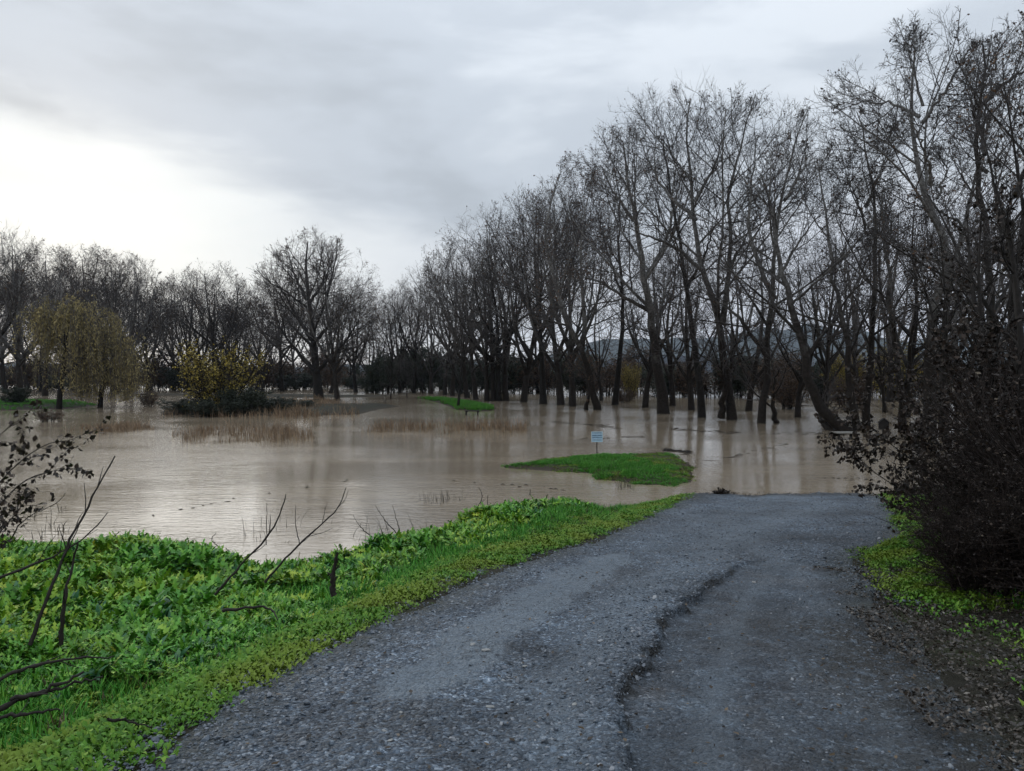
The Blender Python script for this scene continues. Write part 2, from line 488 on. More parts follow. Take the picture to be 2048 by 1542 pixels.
me = quads('gravel_road', np.stack([XX, YY, ZZ], -1).reshape(-1, 3), F, True,
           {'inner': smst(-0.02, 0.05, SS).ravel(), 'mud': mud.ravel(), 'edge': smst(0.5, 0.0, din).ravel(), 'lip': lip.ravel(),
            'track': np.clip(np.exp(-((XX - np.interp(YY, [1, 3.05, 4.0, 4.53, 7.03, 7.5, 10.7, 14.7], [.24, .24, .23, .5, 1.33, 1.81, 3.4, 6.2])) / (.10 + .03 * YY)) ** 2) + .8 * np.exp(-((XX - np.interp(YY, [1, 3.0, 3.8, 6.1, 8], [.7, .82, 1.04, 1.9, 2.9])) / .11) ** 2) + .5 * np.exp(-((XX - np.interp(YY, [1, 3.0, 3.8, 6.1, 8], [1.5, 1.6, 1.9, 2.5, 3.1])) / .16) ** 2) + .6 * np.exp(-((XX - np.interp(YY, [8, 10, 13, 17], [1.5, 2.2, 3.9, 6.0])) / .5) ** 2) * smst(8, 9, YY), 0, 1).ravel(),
            'dark_speckle': (smst(0.0, 1.6, XX - 0.22 * YY + 0.6 * fbm(XX * 2, YY * 2, 4, 51)) * smst(6.6, 5.0, YY)).ravel()})
M_road, t, p = mat('wet_gravel')


def attr(t, n): return nd(t, 'ShaderNodeAttribute', attribute_name=n).outputs['Fac']


c = geo_pos(t)
vor = nd(t, 'ShaderNodeTexVoronoi'); vor.inputs['Scale'].default_value = 62; t.links.new(c, vor.inputs['Vector'])
vor2 = nd(t, 'ShaderNodeTexVoronoi'); vor2.inputs['Scale'].default_value = 26; t.links.new(c, vor2.inputs['Vector'])
sep = nd(t, 'ShaderNodeSeparateColor'); t.links.new(vor.outputs['Color'], sep.inputs[0])
sep2 = nd(t, 'ShaderNodeSeparateColor'); t.links.new(vor2.outputs['Color'], sep2.inputs[0])
g1 = ramp(t, sep.outputs[0], [(0.0, (0.020, 0.028, 0.038)), (0.5, (0.058, 0.080, 0.106)), (0.85, (0.11, 0.142, 0.178)), (1.0, (0.25, 0.29, 0.33))], 'LINEAR')
g2 = ramp(t, sep2.outputs[1], [(0.0, (0.6, 0.6, 0.6)), (0.7, (1.0, 1.0, 1.0)), (1.0, (1.5, 1.5, 1.5))], 'LINEAR')
grav = mixc(t, 1.0, g1, g2, 'MULTIPLY')
big = ramp(t, noise(t, c, 0.9, 5, 0.6), [(0.3, (0.58, 0.58, 0.60)), (0.7, (1.6, 1.62, 1.66))])
grav = mixc(t, 1.0, grav, big, 'MULTIPLY')
fine = ramp(t, noise(t, c, 90, 4, 0.75), [(0.3, (0.032, 0.042, 0.054)), (0.7, (0.086, 0.108, 0.134))])
warmp = ramp(t, noise(t, c, 1.7, 4, 0.6), [(0.5, (1, 1, 1)), (0.68, (1.15, 0.98, 0.88))])
patch = ramp(t, noise(t, c, 2.6, 6, 0.7, 0.6), [(0.36, (0.5, 0.5, 0.52)), (0.52, (1.0, 1.0, 1.0)), (0.66, (1.5, 1.5, 1.48))])
inner_c = mixc(t, 1.0, mixc(t, 1.0, mixc(t, 0.5, fine, grav), warmp, 'MULTIPLY'), patch, 'MULTIPLY')
mud_c = ramp(t, noise(t, c, 40, 4, 0.6), [(0.3, (0.13, 0.165, 0.20)), (0.7, (0.21, 0.255, 0.30))])
a = mixc(t, attr(t, 'inner'), grav, inner_c)
ed = nd(t, 'ShaderNodeTexVoronoi', feature='DISTANCE_TO_EDGE'); ed.inputs['Scale'].default_value = 5.5
wv = nd(t, 'ShaderNodeVectorMath', operation='ADD'); nzv = nd(t, 'ShaderNodeTexNoise'); nzv.inputs['Scale'].default_value = 7.0; t.links.new(c, nzv.inputs['Vector'])
sc_ = nd(t, 'ShaderNodeVectorMath', operation='SCALE'); sc_.inputs['Scale'].default_value = 0.16; t.links.new(nzv.outputs['Color'], sc_.inputs[0])
t.links.new(c, wv.inputs[0]); t.links.new(sc_.outputs[0], wv.inputs[1]); t.links.new(wv.outputs[0], ed.inputs['Vector'])
crack = ramp(t, ed.outputs['Distance'], [(0.0, (1, 1, 1)), (0.035, (0, 0, 0))])
a = mixc(t, mth(t, 'MULTIPLY', attr(t, 'mud'), 0.8), a, mud_c)
trk = mth(t, 'MULTIPLY', attr(t, 'track'), mth(t, 'MULTIPLY', noise(t, c, 3, 3, 0.5), 0.9))
a = mixc(t, trk, a, mud_c)
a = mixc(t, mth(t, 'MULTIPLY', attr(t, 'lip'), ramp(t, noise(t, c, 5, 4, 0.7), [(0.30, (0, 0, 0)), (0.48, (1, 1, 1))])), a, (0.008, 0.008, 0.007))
a = mixc(t, mth(t, 'MULTIPLY', crack, mth(t, 'MULTIPLY', attr(t, 'mud'), noise(t, c, 3.0, 2, 0.5))), a, (0.02, 0.022, 0.026))
a = mixc(t, mth(t, 'MULTIPLY', attr(t, 'dark_speckle'), ramp(t, noise(t, c, 16, 5, 0.75), [(0.38, (0, 0, 0)), (0.52, (1, 1, 1))])), a, (0.016, 0.014, 0.010))  # dark brown speckle mixed in towards the near right of the road
a = mixc(t, mth(t, 'MULTIPLY', attr(t, 'edge'), mth(t, 'MULTIPLY', noise(t, c, 6, 4, 0.7), 1.1), clamp=True), a, (0.038, 0.042, 0.026))
sz_ = nd(t, 'ShaderNodeSeparateXYZ'); t.links.new(c, sz_.inputs[0])
wetm = ramp(t, mth(t, 'MULTIPLY', sz_.outputs[2], 10.0, clamp=True), [(0.1, (0.45, 0.43, 0.40)), (0.8, (1, 1, 1))])
a = mixc(t, 1.0, a, wetm, 'MULTIPLY')
t.links.new(a, p.inputs['Base Color'])
ro = ramp(t, noise(t, c, 2.0, 4, 0.6), [(0.3, (0.42, 0.42, 0.42)), (0.7, (0.72, 0.72, 0.72))])
t.links.new(ro, p.inputs['Roughness']); p.inputs['Specular IOR Level'].default_value = 0.5
hh = mth(t, 'ADD', mth(t, 'MULTIPLY', vor.outputs['Distance'], -1.0), mth(t, 'MULTIPLY', noise(t, c, 60, 3, 0.7), 0.8))
hh = mth(t, 'ADD', hh, mth(t, 'MULTIPLY', vor2.outputs['Distance'], -1.2))
bumpn(t, p, hh, 1.0, 0.026)
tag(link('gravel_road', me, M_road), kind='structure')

# flood water
wy = np.concatenate([np.linspace(9, 60, 60), np.geomspace(62, 420, 30)]); wx = np.concatenate([-np.geomspace(420, 30, 12), np.linspace(-28, 28, 40), np.geomspace(30, 420, 12)])
WX, WY = np.meshgrid(wx, wy); nr, na = WX.shape
i, j = np.meshgrid(np.arange(nr - 1), np.arange(na - 1), indexing='ij')
F = np.stack([i * na + j, i * na + j + 1, (i + 1) * na + j + 1, (i + 1) * na + j], -1).reshape(-1, 4)
me = quads('flood_water', np.stack([WX, WY, 0 * WX], -1).reshape(-1, 3), F, True)
M_water, t, p = mat('muddy_flood_water')
c = geo_pos(t)
mpn = nd(t, 'ShaderNodeMapping'); mpn.inputs['Scale'].default_value = (1.0, 3.2, 1.0); t.links.new(c, mpn.inputs[0])
nA = noise(t, mpn.outputs[0], 1.7, 3, 0.55, 0.4); nB = noise(t, mpn.outputs[0], 5.5, 2, 0.5, 0.6); nC = noise(t, c, 0.10, 3, 0.5)
calm = ramp(t, nC, [(0.42, (0.2, 0.2, 0.2)), (0.62, (1, 1, 1))])
hgt = mth(t, 'MULTIPLY', mth(t, 'ADD', mth(t, 'MULTIPLY', nA, 1.0), mth(t, 'MULTIPLY', nB, 0.45)), calm)
bumpn(t, p, hgt, 0.40, 0.055)
mudc = ramp(t, noise(t, mpn.outputs[0], 0.12, 4, 0.6), [(0.35, (0.215, 0.170, 0.120)), (0.65, (0.28, 0.224, 0.160))])
t.links.new(mudc, p.inputs['Base Color'])
p.inputs['Roughness'].default_value = 0.09; p.inputs['IOR'].default_value = 1.333; p.inputs['Specular IOR Level'].default_value = 0.5
tag(link('flood_water', me, M_water), kind='structure')

# far mountains
aa = np.radians(np.linspace(-50, 58, 150)); dd_ = np.linspace(2400, 4600, 14)
A_, D_ = np.meshgrid(aa, dd_)
prof = 125 * smst(-2, 18, np.degrees(A_)) + 40
Hm = prof * (1 + 0.9 * fbm(A_ * 9, D_ / 900, 5, 71)) * np.exp(-((D_ - 3300) / 900) ** 2) * 1.35 - 10
MX = D_ * np.tan(A_); nr, na = MX.shape
i, j = np.meshgrid(np.arange(nr - 1), np.arange(na - 1), indexing='ij')
F = np.stack([i * na + j, i * na + j + 1, (i + 1) * na + j + 1, (i + 1) * na + j], -1).reshape(-1, 4)
me = quads('mountains', np.stack([MX, D_, Hm], -1).reshape(-1, 3), F, True)
tag(link('mountains', me, plain('mountain_forest', (0.035, 0.045, 0.04), 0.9, 0.1)), kind='structure')

# air: pale even haze over the whole place
import bmesh as _bm
bm = _bm.new(); _bm.ops.create_cube(bm, size=1.0)
HX, HY0, HY1, HZ0, HZ1 = 8200, -500, 5200, -9, 330
for v in bm.verts: v.co = Vector((v.co.x * 2 * HX, HY0 if v.co.y < 0 else HY1, HZ0 if v.co.z < 0 else HZ1))
me = bpy.data.meshes.new('haze'); bm.to_mesh(me); bm.free()
M_haze = bpy.data.materials.new('haze_air'); M_haze.use_nodes = True; t = M_haze.node_tree; t.nodes.clear()
pv = nd(t, 'ShaderNodeVolumePrincipled'); pv.inputs['Color'].default_value = (0.74, 0.84, 1.0, 1); pv.inputs['Density'].default_value = HAZE
ou = nd(t, 'ShaderNodeOutputMaterial'); t.links.new(pv.outputs[0], ou.inputs['Volume'])
tag(link('haze', me, M_haze), kind='stuff')

# ------------------------------------------------------------------ trees


def build_tree_meshes(name, stems, radii, rg, leaves=1800, leaf_size=0.085, l1=(9, 0.40), l2=(8, 0.5), l3=(6, 0.52), l4=(4, 0.62), bark=None,
                      leafmat=None, up=0.05, t0=0.30, ang=(34, 70), twr=0.0068, env=None):
    P0 = np.stack(stems); R0 = np.stack(radii)
    tr = Acc(); tr.add(*tubes(P0, R0, 9))
    P1, R1 = grow(P0, R0, l1[0], t0, 1.0, ang, l1[1] * 1.15, 8, up * .8, 0.09, 0.5, rg, 0.25, 0.022)
    jit = rg.uniform(.88, 1.03, (len(P1), 1))
    if env: P1 = fit(P1, env[0], np.array(env[1]) * jit, 2.0)
    tr.add(*tubes(P1, R1, 5))
    cr = Acc()
    P2, R2 = grow(P1, R1, l2[0], 0.18, 1.0, (30, 66), l2[1], 5, up, 0.13, 0.6, rg, 0.35, twr * 1.7)
    if env: P2 = fit(P2, env[0], np.array(env[1]) * rg.uniform(.93, 1.04, (len(P2), 1)))
    cr.add(*tubes(P2, R2, 3))
    P3, R3 = grow(P2, R2, l3[0], 0.15, 1.0, (35, 70), l3[1], 4, up * 1.3, 0.2, 0.6, rg, 0.5, twr)
    if env: P3 = fit(P3, env[0], np.array(env[1]) * rg.uniform(.95, 1.08, (len(P3), 1)))
    cr.add(*tubes(P3, R3, 3))
    P4, R4 = grow(P3, R3, l4[0], 0.15, 1.0, (25, 65), l4[1], 2, up * 1.5, 0.2, 0.7, rg, 0.4, twr * 0.8)
    cr.add(*tubes(P4, R4, 3))
    mt = tr.mesh(name + '_trunk', True); mt.materials.append(bark or M_bark)
    mc = cr.mesh(name + '_crown', True); mc.materials.append(M_twig)
    ml = None
    if leaves:
        k = rg.integers(0, len(P4), leaves); q = rg.integers(0, 2, leaves)
        V, F, a = leaf_quads(P4[k, q] + rg.normal(0, 0.03, (leaves, 3)), leaf_size, rg, 1.4, 0.5)
        ml = quads(name + '_leaves', V, F, False, {'tint': a}); ml.materials.append(leafmat or M_leaf_brown)
    return mt, mc, ml


def tree_obj(name, meshes, loc, label, group=None, scale=1.0, rot=0.0, cat='tree'):
    e = empty(name, loc); e.scale = (scale,) * 3 if not isinstance(scale, tuple) else scale; e.rotation_euler = (0, 0, rot)
    tag(e, label, cat, group)
    link('trunk', meshes[0], parent=e)
    tag(link('crown', meshes[1], parent=e), kind='stuff')
    if meshes[2]: tag(link('leaves', meshes[2], parent=e), kind='stuff')
    return e


TREE_BASES = []


def hero(label, base, stems, seed, group=None, bark=None, **kw):
    """stems: list of (list of pixel points, base width px). base = (px, py) on the water, gives the distance."""
    rg = np.random.default_rng(seed)
    b = onz(*base); d = b[1]; S = []; R = []
    for k, (pts, w) in enumerate(stems):
        W = [at(x, y if y > 420 else y + (420 - y) * .13, d) for x, y in pts]
        n = len(W); yo = rg.normal(0, 0.5) + (0 if k == 0 else rg.uniform(-2.5, 2.5))
        for q in range(n):
            f = q / (n - 1); W[q] = W[q] + np.array([0, yo * f * (1 if k else 0.5) + 0.5 * math.sin(3 * f + seed), 0])
        if pts[0][1] >= base[1] - 3:
            W.insert(0, W[0] + np.array([0, 0, -0.9]))
        P = smooth_poly(W, 18); u = np.linspace(0, 1, 18)
        r0 = w * 0.44 * d / FPX
        fl = 1 + 0.35 * np.exp(-u * 14) * (1 if pts[0][1] >= base[1] - 3 else 0)
        P[2:-1] += rg.normal(0, 0.05, (15, 3))
        S.append(P - np.array([b[0], b[1], 0])); R.append(np.maximum(r0 * (1 - 0.88 * u ** 0.9) * fl, 0.02))
    A_ = np.concatenate([q[4:] for q in S]); zt = A_[:, 2].max() + 1.4; hi_ = A_[A_[:, 2] > zt * .35]
    c0_ = (hi_.min(0) + hi_.max(0)) / 2; rx_ = (hi_[:, 0].max() - hi_[:, 0].min()) / 2 + 3.1
    kw['leaves'] = int(kw.get('leaves', 1800) * .62); kw['leaf_size'] = kw.get('leaf_size', .085) * .9
    ms = build_tree_meshes('tree', S, R, rg, bark=bark, env=(np.array([c0_[0], c0_[1], zt * .52]), (rx_, max(rx_ * .8, 4.0), zt * .49)), **kw)
    TREE_BASES.append(b)
    return tree_obj('bare_tree', ms, (b[0], b[1], 0), label, group)


G_ROW = 'bare plane trees standing in the flood'
hero('tall bare tree whose trunk kinks right then carries pale limbs high above its neighbours', (1845, 870),
     [([(1845, 870), (1848, 780), (1850, 700), (1852, 630), (1875, 570), (1893, 515), (1885, 470), (1860, 400), (1842, 330), (1835, 270), (1828, 200), (1838, 110), (1842, 40)], 30),
      ([(1850, 370), (1820, 310), (1790, 290), (1755, 262)], 9), ([(1828, 215), (1790, 170), (1755, 150), (1705, 145)], 9),
      ([(1832, 230), (1860, 170), (1880, 120), (1893, 75)], 9), ([(1862, 400), (1890, 340), (1910, 300)], 7), ([(1834, 190), (1810, 120), (1795, 65)], 7)], 11, G_ROW, l1=(8, 0.34), leaves=1300)
hero('bare tree with a pale upper trunk slanting right, just behind the kinked tall tree', (1882, 868),
     [([(1882, 868), (1886, 760), (1890, 660), (1900, 570), (1925, 500), (1945, 430), (1962, 350), (1985, 250), (1990, 190)], 20),
      ([(1935, 465), (1900, 410), (1870, 380)], 8)], 12, G_ROW, l1=(9, 0.3), leaves=900)
hero('dark trunked tall tree at the right end of the row, forking widely near its top', (2006, 885),
     [([(2006, 885), (2002, 760), (1996, 640), (2000, 540), (1988, 440), (1980, 360), (1976, 300), (1970, 245), (1975, 175), (1985, 100), (1975, 30)], 28),
      ([(1970, 240), (1935, 200), (1905, 165)], 10), ([(1975, 170), (2005, 130), (2045, 105), (2080, 70)], 11), ([(1980, 330), (1940, 322), (1905, 325)], 8),
      ([(1976, 290), (2005, 240), (2030, 170), (2040, 60)], 9)], 13, G_ROW, bark=M_barkd, l1=(8, 0.32), leaves=1500)
hero('thick dark trunk at the right edge, nearest tree of the row, behind the bramble thicket', (2045, 930),
     [([(2045, 930), (2040, 800), (2036, 700), (2045, 600), (2052, 500), (2050, 400), (2060, 300), (2075, 180), (2070, 40)], 34),
      ([(2050, 380), (2090, 300), (2110, 200)], 14)], 14, G_ROW, bark=M_barkd, l1=(8, 0.30), leaves=1500, leafmat=M_leaf_rust)
hero('slim upright tree with a dark straight trunk, beside the small dark board', (1740, 858),
     [([(1738, 858), (1740, 760), (1742, 650), (1745, 560), (1740, 480), (1738, 410), (1722, 330), (1712, 250), (1700, 205)], 18),
      ([(1738, 410), (1762, 350), (1788, 290), (1798, 250)], 9), ([(1742, 470), (1710, 400), (1690, 350)], 7)], 15, G_ROW, l1=(9, 0.33), leaves=2000)
hero('bare tree leaning slightly left, between the slim tree and the kinked one', (1802, 862),
     [([(1803, 862), (1792, 780), (1778, 690), (1766, 600), (1768, 520), (1756, 440), (1765, 370)], 19), ([(1768, 520), (1800, 460), (1820, 400)], 8)], 16, G_ROW, l1=(9, 0.36), leaves=1600)
hero('V shaped tree leaning far left over the picnic table, trunks meeting at the water', (1682, 860),
     [([(1690, 860), (1655, 838), (1625, 795), (1607, 720), (1590, 640), (1572, 560), (1557, 480), (1550, 400), (1532, 330)], 28),
      ([(1708, 860), (1694, 815), (1688, 740), (1690, 680), (1672, 600), (1660, 500), (1652, 400), (1640, 300)], 18),
      ([(1655, 860), (1650, 845), (1660, 830)], 26)], 17, G_ROW, l1=(8, 0.34), leaves=2200)
hero('two legged tree whose pair of trunks straddles the water like an A', (1532, 846),
     [([(1518, 846), (1523, 810), (1531, 775), (1535, 700), (1545, 600), (1552, 520), (1560, 450), (1572, 350), (1598, 250), (1620, 185)], 18),
      ([(1544, 846), (1540, 815), (1532, 780), (1534, 740)], 17),
      ([(1545, 600), (1512, 520), (1500, 440), (1515, 330), (1525, 240)], 13), ([(1533, 720), (1490, 640), (1440, 595), (1385, 582)], 12),
      ([(1565, 400), (1640, 300), (1665, 215)], 9), ([(1548, 560), (1600, 480), (1640, 420)], 9)], 18, G_ROW, l1=(8, 0.34), leaves=2200)
hero('largest crowned tree of the row, pale limbs over a pair of close set trunks', (1455, 840),
     [([(1466, 840), (1461, 800), (1452, 740), (1446, 650), (1430, 590), (1405, 540), (1396, 470), (1390, 400), (1380, 300), (1370, 220), (1380, 165)], 22),
      ([(1443, 836), (1446, 790), (1450, 740), (1450, 680)], 18),
      ([(1446, 650), (1458, 560), (1462, 480), (1452, 400), (1470, 300), (1490, 210), (1498, 170)], 14), ([(1405, 540), (1345, 492), (1285, 475), (1235, 468)], 11),
      ([(1393, 440), (1340, 370), (1310, 290), (1290, 220)], 10), ([(1390, 400), (1430, 320), (1440, 230)], 9), ([(1458, 540), (1500, 470), (1530, 400)], 9)], 19, G_ROW, l1=(8, 0.33), leaves=2600)
hero('dark trunked tree just left of the largest crowned tree', (1406, 836),
     [([(1408, 836), (1402, 770), (1395, 700), (1385, 640), (1375, 580), (1370, 520), (1352, 450), (1340, 380), (1330, 300), (1325, 250)], 18), ([(1375, 580), (1410, 500), (1420, 420)], 8)], 20, G_ROW, bark=M_barkd, l1=(9, 0.36), leaves=2000)
hero('broad based tree with rust brown leaves left in its top, thick flared foot', (1328, 828),
     [([(1330, 828), (1320, 760), (1311, 690), (1300, 620), (1286, 560), (1280, 500), (1266, 420), (1250, 340), (1245, 270)], 27), ([(1300, 620), (1245, 595), (1190, 565), (1130, 562)], 11),
      ([(1286, 560), (1330, 500), (1350, 420), (1372, 330)], 12), ([(1270, 440), (1225, 380), (1200, 320)], 9)], 21, G_ROW, l1=(9, 0.35), leaves=5000, leafmat=M_leaf_rust)
hero('tree leaning left on two splayed feet, with rusty leaves along its limbs', (1190, 820),
     [([(1197, 820), (1186, 790), (1170, 720), (1140, 660), (1115, 600), (1105, 540), (1090, 480), (1100, 400), (1118, 340)], 17), ([(1173, 820), (1178, 790), (1173, 740)], 13),
      ([(1165, 700), (1170, 620), (1160, 540), (1166, 450), (1182, 370), (1195, 310)], 11)], 22, G_ROW, l1=(9, 0.36), leaves=5000, leafmat=M_leaf_rust)
hero('dark upright tree right of the two footed leaning tree, alone in open water', (1228, 810),
     [([(1228, 810), (1235, 740), (1243, 660), (1246, 580), (1236, 500), (1242, 400), (1232, 330)], 14), ([(1245, 600), (1210, 500), (1190, 420)], 7)], 23, G_ROW, bark=M_barkd, l1=(10, 0.36), leaves=3500, leafmat=M_leaf_rust)
hero('broad old round crowned tree across the water, left of the bright gap', (638, 797),
     [([(640, 797), (634, 740), (628, 690), (620, 630), (612, 570), (608, 520), (612, 480)], 22), ([(632, 745), (668, 715), (700, 680), (726, 640)], 11), ([(630, 740), (590, 700), (556, 660), (545, 620)], 11), ([(626, 680), (592, 625), (562, 570)], 11), ([(626, 690), (668, 640), (702, 590)], 10),
      ([(616, 600), (582, 545), (568, 500)], 9), ([(618, 610), (655, 560), (672, 515)], 9)], 24, 'bare trees across the water on the left', bark=M_barkd, l1=(9, 0.42), leaves=7000, leaf_size=.11)

# generic variants, 20 m high
VAR = []
for v in range(9):
    rg = np.random.default_rng(100 + v); S = []; R = []; u = np.linspace(0, 1, 18)
    ln_ = rg.normal(0, 0.9, 2); fz = rg.uniform(2.8, 5.6); top = np.array([ln_[0], ln_[1], 17.6])
    S.append(smooth_poly([(0, 0, -1.0), (0, 0, 0), (ln_[0] * .15, ln_[1] * .2, fz * .6), (ln_[0] * .5 + rg.normal(0, .4), ln_[1] * .5, 9), (ln_[0] * .7, ln_[1] * .9, 13.5), top], 18))
    R.append(0.33 * (1 - 0.9 * u ** 0.8) + 0.14 * np.exp(-u * 14))
    nf = 4 + v % 2
    for q in range(nf):
        z = fz + rg.uniform(-.6, 2.6); a_ = q * 6.28 / nf + rg.normal(0, .35); b0, _ = interp_poly(S[0][None], np.array([[(z + 1) / 18.6]])); b0 = b0[0, 0]
        Lz = rg.uniform(.62, .92) * (18 - z); Lr = rg.uniform(2.4, 4.6); o_ = np.array([math.cos(a_), math.sin(a_), 0])
        S.append(smooth_poly([b0, b0 + o_ * Lr * .45 + (0, 0, Lz * .2), b0 + o_ * Lr * .8 + rg.normal(0, .3, 3) + (0, 0, Lz * .5), b0 + o_ * Lr + (0, 0, Lz)], 18)); R.append(0.19 * (1 - 0.87 * u ** .9))
    VAR.append(build_tree_meshes('generic_tree', S, R, rg, leaves=(3000, 1800, 1300, 2700, 1000, 2200, 700, 500, 900)[v], leaf_size=0.09, l1=(8, 0.34) if v < 6 else (5, .34), l2=(7, .5) if v < 6 else (5, .5), l3=(5, .52), l4=(3, .66), t0=0.22,
                                 bark=(M_bark, M_barkd)[v % 2], leafmat=(M_leaf_brown, M_leaf_rust, M_leaf_brown)[v % 3], twr=0.0088,
                                 env=(np.array([ln_[0] * .6, ln_[1] * .6, 10.6]), (6.8, 6.8, 9.4))))


def auto_tree(px, py, top, v, label, group, rot=0.0, wide=1.0, z=0.0):
    b = onz(px, py); h = (py - top) * b[1] / FPX
    s = h / 20.0
    tree_obj('bare_tree', VAR[v], (b[0], b[1], z), label, group, (s * wide, s * wide, s), rot).rotation_euler = (rng.normal(0, .045), rng.normal(0, .045), rot)
    TREE_BASES.append(b)


G_MID = 'slimmer bare trees in the middle of the flooded wood'
for k, (px, py, top, v, lab) in enumerate([
        (1290, 815, 440, 6, 'slim bare tree with its foot just left of the broad based tree'),
        (1383, 820, 430, 6, 'crooked footed bare tree between the broad based tree and the dark trunked one'),
        (1345, 812, 450, 6, 'slender slanting tree farther back, right of the broad based tree'),
        (1497, 822, 420, 6, 'smaller bare tree farther back, left of the two legged tree'),
        (1145, 813, 370, 4, 'bare tree standing left of the two footed leaning tree'),
        (1122, 810, 350, 6, 'bare tree second left of the two footed leaning tree'),
        (1087, 808, 360, 1, 'straight dark bare tree along the flooded row, third left of the leaning tree'),
        (1047, 804, 385, 6, 'leafy topped bare tree where the row steps down to the left'),
        (952, 799, 470, 0, 'bare tree behind the far green islet'),
        (935, 796, 462, 8, 'pale limbed tree with a round crown beyond the far green islet'),
        (905, 792, 490, 8, 'dark tree left of the pale limbed tree beyond the islet'),
        (890, 790, 520, 7, 'thin bare tree beyond the left end of the far green islet'),
        (862, 788, 540, 6, 'leftmost clear trunk of the flooded row, beyond the far islet'),
        (828, 786, 545, 1, 'leafy tree over the evergreen bushes right of the bright gap'),
        (800, 785, 575, 3, 'lower tree over the left evergreen bushes by the bright gap'),
        (776, 783, 600, 6, 'small tree on the right side of the bright gap'),
        (754, 781, 655, 8, 'smallest tree, standing in the bright gap itself')]):
    auto_tree(px, py, top, v, lab, G_MID, rot=k * 1.7)
for k, (px, top) in enumerate([(1012, 400), (998, 440), (986, 455), (974, 470)]):
    b = onz(px, 802); s = (802 - top) * b[1] / FPX / 20
    e = tree_obj('bare_tree', VAR[6 + k % 3], (b[0], b[1], 0), ['rightmost', 'second', 'third', 'leftmost'][k] + ' of four parallel trunks leaning left behind the brown reeds', 'parallel leaning trunks', (s, s, s), k * 1.3)
    e.rotation_euler = (0, math.radians(-9), k * 0.5)
G_LEFT = 'bare trees across the water on the left'
for k, (px, py, top, v, lab) in enumerate([
        (262, 783, 505, 2, 'straight dark trunked tree right of the weeping willow'),
        (348, 780, 560, 0, 'tree rising left of the golden shrub across the water'),
        (372, 780, 540, 5, 'bare tree directly behind the left side of the golden shrub'),
        (432, 783, 520, 1, 'bare tree rising straight above the golden shrub'),
        (470, 783, 580, 3, 'low leafy tree right behind the golden shrub'),
        (515, 782, 560, 0, 'bare tree between the golden shrub and the broad old tree'),
        (565, 783, 545, 1, 'tree on the spit just left of the broad old tree'),
        (675, 799, 515, 4, 'slender tree at the right foot of the broad old tree'),
        (712, 785, 565, 3, 'last large tree left of the bright gap in the trees'),
        (733, 783, 605, 6, 'low tree at the left side of the bright gap'),
        (42, 800, 445, 4, 'tall tree with forked bare top over the left end of the willow'),
        (90, 792, 490, 2, 'bare tree directly behind the weeping willow'),
        (175, 786, 482, 5, 'pale crowned tree rising above the middle of the willow'),
        (225, 785, 500, 0, 'bare tree over the right side of the willow'),
        (-20, 800, 470, 1, 'tree cut by the left edge of the view'),
        (295, 780, 575, 3, 'short tree in the dip right of the willow')]):
    auto_tree(px, py, top, v, lab, G_LEFT, rot=k * 2.1, wide=1.15)
# back rows of the wood, kept under the tree line of the photo
PX = [-40, 60, 100, 190, 260, 330, 430, 480, 540, 600, 700, 745, 765, 800, 850, 920, 1000, 1100, 1200, 1260, 1400, 1520, 1620, 1700, 1830, 1950, 2100]
PY = [470, 470, 540, 500, 510, 590, 540, 590, 580, 520, 590, 660, 640, 590, 550, 510, 480, 390, 330, 290, 240, 260, 260, 300, 240, 200, 180]
for k in range(37):
    px = 770 + (2140 - 770) * ((k * 0.618) % 1.0) ** 2.0 if k < 13 else -40 + 760 * ((k * 0.618) % 1.0)
    right = px > 760
    d = rng.uniform(60, 120) if right else rng.uniform(112, 175)
    if px > 1500: d = rng.uniform(48, 85)
    py = 750 + CAMZ * FPX / d
    top = np.interp(px, PX, PY) + (rng.uniform(30, 150) + 90 * (px > 1150) if right else rng.uniform(10, 80))
    if right: auto_tree(px, py, top, 6 + k % 3, 'slender bare tree in the tangled back rows behind the flooded row of big trees', 'back row trees of the flooded wood on the right', rot=k * 1.1, wide=0.8)
    else: auto_tree(px, py, top, (k % 6) if k % 3 == 0 else 6 + k % 3, 'dark slender tree in the back rows across the water on the left', 'back row trees across the water on the left', rot=k * 1.1, wide=1.15)

for k, px in enumerate([1590, 1645, 1715, 1775, 1822, 1868, 1915, 1985, 2050]):
    d = 48 + 9 * (k % 4) + rng.uniform(0, 6)
    auto_tree(px + rng.uniform(-10, 10), 750 + CAMZ * FPX / d, [470, 430, 400, 380, 350][k % 5] - (60 if px > 1850 else 0), 6 + k % 3, 'slender bare tree in the tangled back rows behind the flooded row of big trees', 'back row trees of the flooded wood on the right', rot=k * 1.3)
# ------------------------------------------------------------------ shrubs


